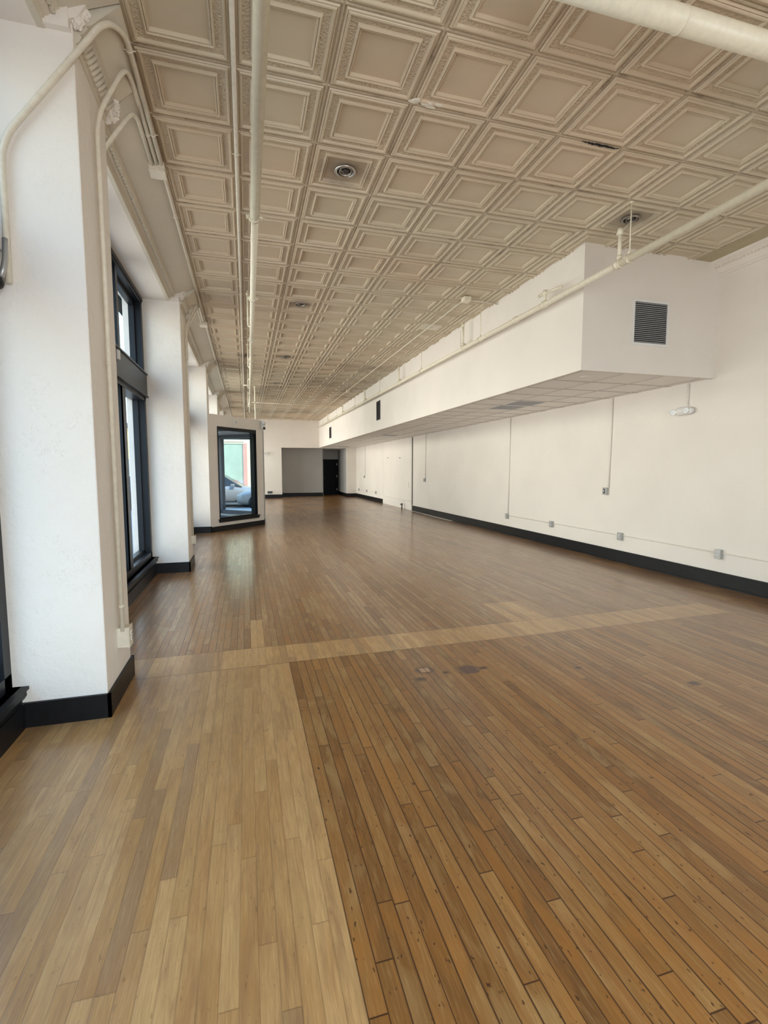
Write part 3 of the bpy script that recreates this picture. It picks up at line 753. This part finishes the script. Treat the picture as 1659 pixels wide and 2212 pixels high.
root = conduit('conduit', [(3.27, 7.06, 4.11), (3.27, 26.3, 4.11)], .011, 'thin cream conduit along the ceiling left of the bulkhead, joining two small boxes', clips=[((3.27, 10.2, 4.11), (0, 1, 0))])
def jbox(loc, sx, sy_, sz, label, mt='pipe_paint'):
    root = empty('junction_box', loc, label, 'junction box')
    m = MB(); x, y, z = loc; m.box((x-sx/2, y-sy_/2, z-sz/2), (x+sx/2, y+sy_/2, z+sz/2), bev=.003); m.build('box', mt, root)
    m = MB(); m.box((x-sx/2-.003, y-sy_/2-.003, z-sz/2-.004), (x+sx/2+.003, y+sy_/2+.003, z-sz/2)); 
    for a_ in (-1, 1):
        for b_ in (-1, 1): m.lathe([(0, -.003), (.004, -.003), (.004, 0)], (x+a_*sx*.36, y+b_*sy_*.36, z-sz/2-.004), (0, 0, 1), 8)
    m.build('cover', mt, root)
    return root
jbox((3.29, 7.02, 4.105), .11, .13, .06, 'cream junction box on the ceiling in front of the bulkhead')
jbox((3.28, 16.0, 4.105), .10, .12, .06, 'small cream junction box far down the ceiling')
conduit('conduit', [(3.34, 7.04, 4.11), (3.85, 7.06, 4.10)], .010, 'short cream conduit from ceiling box to bulkhead')
conduit('conduit', [(3.33, 16.0, 4.11), (3.85, 15.8, 4.10)], .010, 'short cream conduit from the far ceiling box to bulkhead')

# ---- conduits on the left piers
conduit('conduit', [(-1.232, 3.222, 2.55), (-1.225, 3.222, 3.29), (-.69, 3.222, 4.01), (-.625, 3.40, 4.095), (-.627, 4.68, 4.095)], .0165, 'tan conduit slanting up the near face of the foreground pier', fillet=.12,
        clips=[((-.627, 3.52, 4.095), (0, 1, 0)), ((-.627, 4.30, 4.095), (0, 1, 0))])
conduit('conduit', [(-.825, 3.525, .45), (-.828, 3.525, 3.68), (-.668, 3.57, 4.03), (-.664, 3.78, 4.09), (-.664, 4.68, 4.088)], .0145, 'long tan conduit down the room face of the foreground pier to its outlet', fillet=.13,
        clips=[((-.828, 3.525, 2.20), (0, 0, 1)), ((-.826, 3.525, .62), (0, 0, 1)), ((-.664, 4.30, 4.088), (0, 1, 0))])
conduit('conduit', [(-.90, 3.93, 3.70), (-.715, 3.96, 4.01), (-.70, 4.10, 4.075), (-.70, 4.68, 4.08)], .0145, 'short tan conduit curling over behind the foreground pier', fillet=.12)
jbox((-.665, 4.74, 4.075), .12, .13, .07, 'tan junction box where three conduits meet above the foreground pier', 'conduit_paint')
conduit('conduit', [(-.635, 4.80, 4.10), (-.635, 8.9, 4.10)], .010, 'thin tan conduit along the left ceiling edge before the second pier', clips=[((-.635, 5.6, 4.10), (0, 1, 0))])
for k, (xo, yo) in enumerate(((0, 0), (.035, .10))):
    conduit('conduit', [(-.832, 8.08+yo, .45 if k == 0 else 3.2), (-.832, 8.08+yo, 3.66), (-.69+xo*.6, 8.12+yo, 4.00), (-.69+xo, 8.30+yo, 4.075), (-.69+xo, 9.25, 4.075)], .013,
            ['left of the twin tan conduits down the second pier, ending at its outlet', 'right of the twin tan conduits bending over the second pier'][k], fillet=.10)
jbox((-.66, 9.32, 4.07), .12, .14, .06, 'tan junction box on the ceiling edge past the second pier', 'conduit_paint')
conduit('conduit', [(-.64, 9.38, 4.10), (-.64, 26.3, 4.10)], .010, 'thin tan conduit along the left ceiling edge beyond the second pier')
conduit('conduit', [(-.83, 17.2, 3.0), (-.83, 17.2, 3.72), (-.68, 17.25, 4.02), (-.68, 18.1, 4.08)], .013, 'tan conduit bending over the pier behind the entry box', fillet=.10)

def outlet(loc, face, label, mt='steel_box', kind='duplex', group=None, sz=(.075, .115, .052)):
    """face: 'x-' on right wall, 'x+' on left piers, 'y-' on back wall"""
    root = empty('outlet' if kind != 'switch' else 'switch_box', loc, label, 'outlet' if kind != 'switch' else 'switch', group)
    wd, ht, dp = sz
    def P(a, b, c):       # a across, b up, c out of wall
        if face == 'x-': return (loc[0]-c, loc[1]+a, loc[2]+b)
        if face == 'x+': return (loc[0]+c, loc[1]+a, loc[2]+b)
        return (loc[0]+a, loc[1]-c, loc[2]+b)
    def bx(mb, a0, a1, b0, b1, c0, c1, bev=0): mb.box(P(a0, b0, c0), P(a1, b1, c1), bev=bev)
    m = MB(); bx(m, -wd/2, wd/2, -ht/2, ht/2, 0, dp, .003); m.build('box', mt, root)
    m = MB(); bx(m, -wd/2-.004, wd/2+.004, -ht/2-.004, ht/2+.004, dp, dp+.006, .002)
    cp_ = m.build('cover_plate', 'steel_box' if mt == 'steel_box' else mt, root)
    ax = {'x-': (-1, 0, 0), 'x+': (1, 0, 0), 'y-': (0, -1, 0)}[face]
    if kind == 'duplex':
        for s_ in (-1, 1):
            m = MB(); m.lathe([(0, 0), (.0165, 0), (.0165, .004), (.0, .005)], P(0, s_*.020, dp+.006), ax, 18)
            r_ = m.build('receptacle', 'white_plastic', root)
            m = MB(); bx(m, -.007, -.004, s_*.020-.004, s_*.020+.004, dp+.010, dp+.012); bx(m, .004, .007, s_*.020-.004, s_*.020+.004, dp+.010, dp+.012); m.build('slots', 'black_void', r_)
    else:
        m = MB(); bx(m, -.022, .022, -.04, .04, dp+.006, dp+.008); m.build('switch_plate', 'dark_metal', root)
        m = MB(); bx(m, -.005, .005, -.006, .014, dp+.008, dp+.022); m.build('toggle', 'white_plastic', root)
    return root
outlet((-.86, 3.565, .405), 'x+', 'tan outlet box low on the room face of the foreground pier', 'conduit_paint', sz=(.095, .135, .07))
outlet((-.86, 8.10, .43), 'x+', 'small outlet box low on the second pier', 'conduit_paint', sz=(.09, .125, .06))
for y, lab in ((10.13, 'farthest outlet on the near right wall, under the long conduit drop'), (8.40, 'second outlet from the far end of the surface conduit on the right wall'),
               (6.53, 'outlet on the right wall just left of the one nearest the photo edge'), (4.80, 'outlet nearest the right photo edge on the right wall')):
    outlet((XW, y, .43), 'x-', lab)
outlet((XW, 6.91, 1.155), 'x-', 'switch box below the tall conduit on the near right wall', kind='switch')
outlet((XW, 15.64, 1.157), 'x-', 'switch box beside the rough plastered panel on the right wall', kind='switch')
outlet((XW, 24.5, 1.14), 'x-', 'farthest switch box on the right wall, beyond the plastered panel', kind='switch')
for y, lab in ((25.8, 'farthest low outlet on the right wall near the back corner'), (24.0, 'middle one of three low outlets beyond the plastered panel'), (22.2, 'nearest of three low outlets beyond the plastered panel')):
    outlet((XW, y, .43), 'x-', lab)
XS = XW-.014
conduit('conduit', [(XS, YF+.1, .445), (XS, 10.10, .445)], .008, 'thin white conduit linking the low outlets on the right wall', mt='wall_paint', clips=[((XS, y, .445), (0, 1, 0)) for y in (3.9, 5.9, 7.6)])
conduit('conduit', [(XS, 22.2, .445), (XS, 25.8, .445)], .008, 'thin white conduit linking the far low outlets', mt='wall_paint')
conduit('conduit', [(XS, 5.40, 2.40), (XS, 5.40, 2.70)], .010, 'short white conduit above the right wall emergency light', mt='wall_paint')
conduit('conduit', [(XS, 6.86, 1.21), (XS, 6.84, 2.70)], .010, 'tall white conduit drop to the near switch box', mt='wall_paint', clips=[((XS, 6.84, 2.62), (0, 0, 1))])
conduit('conduit', [(XS, 10.12, .48), (XS, 10.09, 2.70)], .010, 'full height white conduit drop to the low outlet on the right wall', mt='wall_paint', clips=[((XS, 10.09, 2.62), (0, 0, 1))])
conduit('conduit', [(XS, 15.62, 1.21), (XS, 15.58, 2.70)], .010, 'white conduit drop beside the rough plastered panel', mt='wall_paint')
conduit('conduit', [(XS, 24.4, 1.20), (XS, 24.35, 2.70)], .010, 'farthest white conduit drop on the right wall', mt='wall_paint')
# pale cover plate and pipe stub on the plastered panel
m = MB(); m.box((XW-.012, 17.42, .82), (XW+.005, 17.54, 1.03), bev=.003); tag(m.build('cover_plate', 'wall_paint'), 'tall white blank cover plate on the plastered panel', 'cover plate')
for y, z in ((20.2, 2.02), (18.5, 1.98)):
    m = MB(); m.lathe([(0, -.03), (.016, -.03), (.016, 0)], (XW, y, z), (1, 0, 0), 10); tag(m.build('bolt', 'dark_metal'), 'dark bolt high on the plastered panel, %s' % ('farther of the two' if y > 19 else 'nearer of the two'), 'bolt')
root = empty('pipe_stub', (5.80, 17.95, 0), 'dark capped pipe stub standing on the floor by the plastered panel', 'pipe stub')
m = MB(); m.tube([(5.80, 17.95, 0), (5.80, 17.95, .15), (5.74, 17.95, .17)], .022, 12, fillet=.03); m.build('pipe', 'dark_metal', root)
m = MB(); m.lathe([(.0, -.03), (.036, -.03), (.036, .03), (0, .03)], (5.80, 17.95, .17), (0, 0, 1), 12); m.tube([(5.80, 17.88, .195), (5.80, 18.02, .195)], .010, 8); m.build('valve_handle', 'dark_metal', root)
m = MB(); m.box((5.80, 13.2, 0), (5.86, 17.6, .012)); tag(m.build('threshold_strip', 'aluminium'), 'thin metal strip on the floor along the far right baseboard', 'threshold')

# ---- twin head emergency lights
def emergency(loc, face, label, scale=1.):
    root = empty('emergency_light', loc, label, 'emergency light')
    sx = 1 if face == 'x-' else 0
    def P(a, b, c):
        a *= scale; b *= scale; c *= scale
        return (loc[0]-c, loc[1]+a, loc[2]+b) if sx else (loc[0]+a, loc[1]-c, loc[2]+b)
    m = MB()
    # tapered rounded body lofted from ellipses
    rings = []; seg = 18
    for a, hh, dd, zo in ((-.15, .004, .004, .0), (-.145, .028, .028, .0), (-.11, .046, .040, .0), (-.05, .056, .048, .004), (.03, .058, .050, .006), (.09, .052, .046, .004), (.13, .034, .030, .002), (.14, .004, .004, 0)):
        rings.append([m.bm.verts.new(P(a, zo+hh*math.sin(2*PI*k/seg), .045+dd*math.cos(2*PI*k/seg))) for k in range(seg)])
    for i in range(len(rings)-1):
        for k in range(seg):
            f = m.bm.faces.new((rings[i][k], rings[i][(k+1) % seg], rings[i+1][(k+1) % seg], rings[i+1][k])); f.smooth = True
    m.box(P(-.09, -.04, 0), P(.09, .045, .05)); m.build('housing', 'white_plastic', root)
    ax = Vector((-1, -.35, 0)) if sx else Vector((-.2, -1, 0))
    for s_, a in ((1, -.075), (-1, .13)):
        h = MB(); h.lathe([(.0, -.03), (.028, -.028), (.040, -.01), (.043, .018), (.040, .022), (.034, .016)], P(a, .006 if a < 0 else -.004, .085), ax, 20); hd = h.build('lamp_head', 'white_plastic', root)
        h = MB(); h.lathe([(.034, .014), (.018, .016), (.0, .010)], P(a, .006 if a < 0 else -.004, .085), ax, 20); h.build('lens', 'steel_box', hd)
    return root
emergency((XW, 5.43, 2.325), 'x-', 'white twin head emergency light high on the near right wall')
emergency((.98, YB, 2.35), 'y-', 'white twin head emergency light on the back wall beside the entry box')
# entry box fittings
root = empty('security_camera', (.46, 13.80, 2.72), 'white camera fixture at the top corner of the entry box', 'camera')
m = MB(); m.box((.42, 13.74, 2.62), (.52, 13.84, 2.86), bev=.012); m.build('bracket', 'white_plastic', root)
m = MB(); m.ellipsoid((.48, 13.72, 2.78), .06, .07, .06, 16, 10); m.build('camera_body', 'white_plastic', root)
m = MB(); m.lathe([(.0, 0), (.035, 0), (.03, .05), (0, .055)], (.49, 13.72, 2.66), (.2, -.5, -1), 14); m.build('lens_hood', 'dark_metal', root)
m = MB(); slab(m, .87, .97, 2.675, 2.775, 0, .02, on); o_p = m.build('alarm_plate', 'white_plastic'); tag(o_p, 'small square white plate above the angled entry window', 'plate')
m = MB(); slab(m, .895, .945, 2.70, 2.75, .02, .03, on); m.build('sounder', 'wall_paint_grey', o_p)
# motion sensor on the transom panel
root = empty('motion_sensor', (-1.32, 5.75, 2.72), 'small black and white sensor on the black transom panel', 'sensor')
m = MB(); m.box((-1.335, 5.62, 2.665), (-1.285, 5.82, 2.80), bev=.004); m.build('base', 'black_paint', root)
m = MB(); m.box((-1.29, 5.80, 2.69), (-1.262, 5.86, 2.79), bev=.006); m.build('lens_cover', 'white_plastic', root)
# fixture on the near pier, cut by the photo edge
root = empty('wall_lamp', (-1.25, 3.15, 2.50), 'black round lamp head with grey conduit at the left photo edge', 'lamp')
m = MB(); m.ellipsoid((-1.265, 3.16, 2.53), .035, .04, .035, 16, 10); m.build('lamp_head', 'black_paint', root)
m = MB(); m.tube([(-1.232, 3.21, 2.78), (-1.228, 3.19, 2.66), (-1.245, 3.17, 2.56)], .014, 10, fillet=.05); m.build('arm', 'steel_box', root)
m = MB(); m.tube([(-1.24, 3.20, 2.70), (-1.25, 3.15, 2.72), (-1.26, 3.18, 2.68), (-1.27, 3.14, 2.66)], .004, 6, fillet=.02); m.build('cable', 'steel_box', root)

# ---- recessed lamp openings
LL = ['round recessed lamp socket in a sooty panel, nearest on the left of the ceiling', 'second recessed lamp socket down the middle ceiling row', 'third recessed lamp socket down the middle ceiling row',
      'farthest recessed lamp socket down the middle ceiling row', 'recessed lamp opening between the two lengthwise pipes', 'recessed lamp socket beside the front of the bulkhead']
for i, (x, y) in enumerate(LIGHTS):
    root = empty('recessed_lamp', (x, y, ZC), LL[i], 'recessed lamp')
    m = MB(); m.lathe([(.078, .005), (.092, .0), (.094, -.004), (.088, -.010), (.074, -.010), (.072, -.004), (.070, .01)], (x, y, ZC), (0, 0, 1), 32); m.build('trim_ring', 'sooty_metal' if i else 'aluminium', root)
    m = MB(); m.lathe([(.075, .0), (.073, .006), (.0, .008)], (x, y, ZC), (0, 0, 1), 28); m.build('opening', 'black_void', root)
    m = MB(); m.lathe([(.054, .006), (.060, -.010), (.056, -.016), (.048, -.010), (.044, .004)], (x+.004, y-.008, ZC), (0, .12, 1), 28); 
    m.tube([(x-.05, y-.03, ZC-.008), (x+.02, y+.055, ZC-.002)], .006, 6); m.build('gimbal_ring', 'sooty_metal', root)
    m = MB(); m.lathe([(0, -.004), (.026, -.003), (.034, .004)], (x+.006, y+.004, ZC-.002), (0, 0, 1), 20); m.build('socket', 'dark_metal', root)
m = MB(); m.box((3.15, 8.42, ZC-.012), (3.50, 8.78, ZC+.01)); m.box((3.29, 8.59, ZC-.02), (3.37, 8.61, ZC-.01)); tag(m.build('blank_panel', 'conduit_paint'), 'pale flat patch panel screwed over a ceiling tile', 'panel')

# ---- grilles
def grille(name, face, a0, a1, z0, z1, w0, label, n, fmat='white_plastic', slat='white_plastic', fw=.03):
    cen = ((a0+a1)/2, w0, (z0+z1)/2) if face == 'y-' else (w0, (a0+a1)/2, (z0+z1)/2)
    root = empty(name, cen, label, 'vent')
    def P(a, z, c): return (a, w0-c, z) if face == 'y-' else (w0-c, a, z)
    m = MB()
    m.box(P(a0, z0, 0), P(a0+fw, z1, .012)); m.box(P(a1-fw, z0, 0), P(a1, z1, .012)); m.box(P(a0+fw, z0, 0), P(a1-fw, z0+fw, .012)); m.box(P(a0+fw, z1-fw, 0), P(a1-fw, z1, .012)); m.build('frame', fmat, root)
    m = MB(); m.box(P(a0+fw, z0+fw, .0005), P(a1-fw, z1-fw, .0015)); m.build('backing', 'black_void', root)
    for k in range(n):
        z = z0+fw+(z1-z0-2*fw)*(k+.5)/n
        m = MB(); m.prism([P(0, -.004, .001), P(0, -.001, .001), P(0, .004, .012), P(0, .001, .012)], tuple(Vector(P(a0+fw, z, 0))-Vector(P(0, 0, 0))), tuple(Vector(P(a1-fw, z, 0))-Vector(P(0, 0, 0))))
        m.build('slat', slat, root)
    if n > 12:
        for a in (a0+.012, a1-.012):
            for z in (z0+.015, z1-.015):
                m = MB(); m.lathe([(0, -.002), (.0035, -.0015), (.0035, 0)], P(a, z, .012), (0, 1, 0) if face == 'y-' else (1, 0, 0), 8); m.build('screw', 'white_plastic', root)
    return root
simple('slat_grey', (.42, .42, .43), .4)
grille('air_grille', 'y-', 4.55, 5.10, 3.04, 3.585, BY, 'large white framed louvred grille on the front of the bulkhead', 21, slat='slat_grey', fw=.032)
grille('air_grille', 'x-', 14.0, 14.42, 3.00, 3.56, BX, 'nearer narrow dark grille on the side of the bulkhead', 10, 'grille_dark', 'dark_metal', .03)
grille('air_grille', 'x-', 22.62, 23.15, 2.99, 3.50, BX, 'farther narrow dark grille on the side of the bulkhead', 10, 'grille_dark', 'dark_metal', .03)
grille('floor_register', 'y-', 1.02, 1.34, .21, .40, YB, 'white framed grey register low on the back wall', 7, slat='slat_grey', fw=.03)
# ceiling diffusers in the lay-in tiles
def diffuser(x0, y0, label):
    root = empty('ceiling_diffuser', (x0+.305, y0+.305, BZ), label, 'vent')
    m = MB(); s_ = .585; m.box((x0+.012, y0+.012, BZ+.002), (x0+.598, y0+.03, BZ+.010)); m.box((x0+.012, y0+.58, BZ+.002), (x0+.598, y0+.598, BZ+.010)); m.box((x0+.012, y0+.012, BZ+.002), (x0+.03, y0+.598, BZ+.010)); m.box((x0+.58, y0+.012, BZ+.002), (x0+.598, y0+.598, BZ+.010)); m.build('frame', 'grid_white', root)
    m = MB(); m.box((x0+.03, y0+.03, BZ+.008), (x0+.58, y0+.58, BZ+.0112)); m.build('perforated_face', 'slat_grey', root)
    for k in range(9):
        m = MB(); m.box((x0+.03, y0+.05+k*.06, BZ+.003), (x0+.58, y0+.07+k*.06, BZ+.0079)); m.build('slat', 'slat_grey', root)
diffuser(4.54, 7.54, 'nearest of the two adjoining grey diffusers under the bulkhead')
diffuser(4.54, 8.15, 'farther of the two adjoining grey diffusers under the bulkhead')
diffuser(4.54, 16.08, 'single grey diffuser halfway along the bulkhead underside')
diffuser(4.54, 24.62, 'farthest grey diffuser under the bulkhead near the alcove')
m = MB(); m.lathe([(.0, -.012), (.05, -.011), (.062, -.004), (.064, 0)], (4.21, 5.40, BZ+.012), (0, 0, 1), 24); tag(m.build('ceiling_speaker', 'grid_white'), 'small round disc in the front tile under the bulkhead', 'speaker')

# ---- torn foil dirt at ceiling seams (dark ragged gap)
m = MB()
pts = [(2.63+.014*k+random.uniform(-.004, .004), 3.52+random.uniform(-.006, .006)) for k in range(26)]
for k in range(25):
    wv = .010*math.sin(PI*k/25)+.004
    m.quad([(pts[k][0], pts[k][1]-wv, ZC-.014), (pts[k+1][0], pts[k+1][1]-wv, ZC-.014), (pts[k+1][0], pts[k+1][1]+wv, ZC-.0125), (pts[k][0], pts[k][1]+wv, ZC-.0125)])
tag(m.build('torn_seam', 'black_void'), 'ragged black tear along a ceiling seam at the upper right', 'tear')
# white smear patch of filler on the ceiling
m = MB()
for k in range(10): m.ellipsoid((1.20+random.uniform(-.0, .22), 3.50+random.uniform(-.02, .03)-.02, ZC-.008), random.uniform(.02, .05), random.uniform(.01, .02), .008, 10, 6)
tag(m.build('filler_patch', 'conduit_paint'), 'pale plaster filler smeared over a ceiling seam', 'patch')

# ================================================================== OUTSIDE
m = MB(); m.box((-4.2, -30, -.2), (-1.9, 140, -.02)); m.box((-1.95, YF, -.2), (-1.62, 27, 0)); tag(m.build('sidewalk', 'concrete'), 'grey concrete sidewalk outside the left windows', 'sidewalk', None, 'structure')
m = MB(); m.quad([(-60, -60, -.16), (-4.2, -60, -.16), (-4.2, 160, -.16), (-60, 160, -.16)]); m.quad([(-4.2, -60, -.21), (60, -60, -.21), (60, YF-.2, -.21), (-4.2, YF-.2, -.21)]); tag(m.build('street', 'asphalt'), 'asphalt street beyond the sidewalk', 'street', None, 'structure')
m = MB(); m.box((-14, -30, -.2), (-11.6, 140, 0)); tag(m.build('sidewalk', 'concrete'), 'far sidewalk across the street', 'sidewalk', None, 'structure')

root = empty('building', (-14, 17, 0), 'cream shop building with green panels and pink trim, reflected in the entry glass', 'building')
m = MB(); m.box((-26, 4, 0), (-14, 34, 7.5)); m.build('wall', 'stucco_cream', root)
m = MB(); m.box((-14.3, 3.8, 7.5), (-13.7, 34.2, 7.9)); m.build('cornice', 'stucco_cream', root)
for y in (6.6, 12.0, 17.38, 22.8, 28.2):
    m = MB(); m.box((-14.02, y, .9), (-13.94, y+3.9, 3.02)); f_ = m.build('shop_panel', 'panel_green', root)
    m = MB(); m.box((-14.0, y-.06, 3.02), (-13.90, y+3.96, 3.09)); m.box((-14.0, y-.06, 3.14), (-13.92, y+3.96, 3.18)); m.build('panel_head', 'stucco_cream', root)
    m = MB(); m.box((-14.0, y-.22, 0), (-13.86, y-.0, 3.05)); m.build('pilaster', 'trim_pink', root)
    m = MB(); m.box((-14.0, y, 0), (-13.9, y+3.9, .9)); m.build('stall_riser', 'concrete', root)
root = empty('building', (-15, 60, 0), 'yellow building far down the street seen through the window strip', 'building')
m = MB(); m.box((-28, 40, 0), (-15, 100, 7.0)); m.build('wall', 'stucco_yellow', root)
m = MB(); m.box((-28.5, 39.6, 7.0), (-14.6, 100.4, 7.5)); m.build('roof', 'roof_dark', root)
for k in range(9):
    y = 43+6.2*k
    m = MB(); m.box((-15.02, y, 3.9), (-14.93, y+2.0, 5.7)); f_ = m.build('window', 'lamp_white', root); m = MB(); m.box((-14.95, y+.15, 4.05), (-14.92, y+1.85, 5.55)); m.build('pane', 'car_glass', f_)
    m = MB(); m.box((-15.02, y, .2), (-14.93, y+3.6, 2.9)); m.build('shop_window', 'car_glass', root)
root = empty('building', (-16, -14, 0), 'pale building across the street in front of the nearest bay', 'building')
m = MB(); m.box((-28, -26, 0), (-14.5, 2.5, 6.5)); m.build('wall', 'stucco_cream', root)
for k in range(4):
    m = MB(); m.box((-14.52, -24+6.5*k, .4), (-14.42, -19.5+6.5*k, 3)); m.build('shop_window', 'car_glass', root)

def car(loc, rot, paint, label):
    root = empty('car', (0, 0, 0), label, 'car')
    Lc = 4.5
    # body stations along x: (x, half width, z bottom, z shoulder, z top of body)
    st = [(-2.25, .62, .38, .60, .70), (-2.15, .80, .26, .72, .88), (-1.7, .88, .22, .80, .98), (-.9, .90, .20, .82, .98), (0, .90, .20, .82, .96), (.8, .90, .20, .80, .93), (1.4, .88, .22, .74, .85), (1.95, .82, .25, .64, .74), (2.2, .66, .32, .52, .60)]
    m = MB(); R = []
    for x, hw, zb, zs, zt in st:
        pts = [(-hw*.9, zb), (-hw, zb+.12), (-hw, zs), (-hw*.86, zt), (-hw*.4, zt+.03), (hw*.4, zt+.03), (hw*.86, zt), (hw, zs), (hw, zb+.12), (hw*.9, zb)]
        R.append([m.bm.verts.new((x, y, z)) for y, z in pts])
    for i in range(len(R)-1):
        for k in range(10):
            f = m.bm.faces.new((R[i][k], R[i][(k+1) % 10], R[i+1][(k+1) % 10], R[i+1][k])); f.smooth = True
    m.bm.faces.new(R[0]); m.bm.faces.new(R[-1]); m.build('body', paint, root)
    m = MB(); c0 = [(-1.75, .72, .95), (-1.25, .60, 1.38), (-.3, .60, 1.46), (.35, .60, 1.42), (1.15, .74, .92)]
    R = []
    for x, hw, z in c0:
        R.append([m.bm.verts.new(p) for p in ((x, -.80, .92), (x, -hw, z-.03), (x, -hw*.7, z), (x, hw*.7, z), (x, hw, z-.03), (x, .80, .92))])
    for i in range(len(R)-1):
        for k in range(5):
            f = m.bm.faces.new((R[i][k], R[i][k+1], R[i+1][k+1], R[i+1][k])); f.material_index = 1 if (k in (0, 4)) else (0 if i in (1, 2) else 1)
    m.bm.faces.new(R[0]); m.bm.faces.new(R[-1]); m.build('cabin', [paint, 'car_glass'], root)
    for x in (-1.42, 1.38):
        for s_ in (-1, 1):
            m = MB(); m.lathe([(.0, -.10), (.30, -.10), (.33, -.07), (.33, .07), (.30, .10), (.0, .10)], (x, s_*.82, .33), (0, 1, 0), 24); wh = m.build('wheel', 'tyre', root)
            m = MB(); m.lathe([(.0, .115*s_), (.19, .112*s_), (.21, .10*s_)], (x, s_*.82, .33), (0, 1, 0), 20); m.build('hub_cap', 'aluminium', wh)
    for s_ in (-1, 1):
        m = MB(); m.box((2.05, s_*.45, .52), (2.19, s_*.72, .64), bev=.02); m.build('headlight', 'lamp_white', root)
        m = MB(); m.box((-2.24, s_*.50, .64), (-2.12, s_*.76, .82), bev=.02); m.build('tail_light', 'lamp_red', root)
        m = MB(); m.box((.70, s_*.86, .92), (.86, s_*1.02, 1.04), bev=.02); m.build('mirror', paint, root)
    m = MB(); m.box((2.2, -.45, .34), (2.26, .45, .44)); m.build('bumper', 'tyre', root)
    root.location = loc; root.rotation_euler = (0, 0, rot)
    return root
car((-7.6, 17.9, -.16), -PI/2, 'car_blue', 'blue grey car parked on the street, reflected in the entry glass')
car((-5.4, 14.55, -.16), PI/2, 'car_silver', 'silver car parked nearest the sidewalk, reflected in front of the blue one')
car((-5.0, 25.5, -.16), PI/2, 'car_dark', 'dark car parked by the kerb beyond the foreground window')
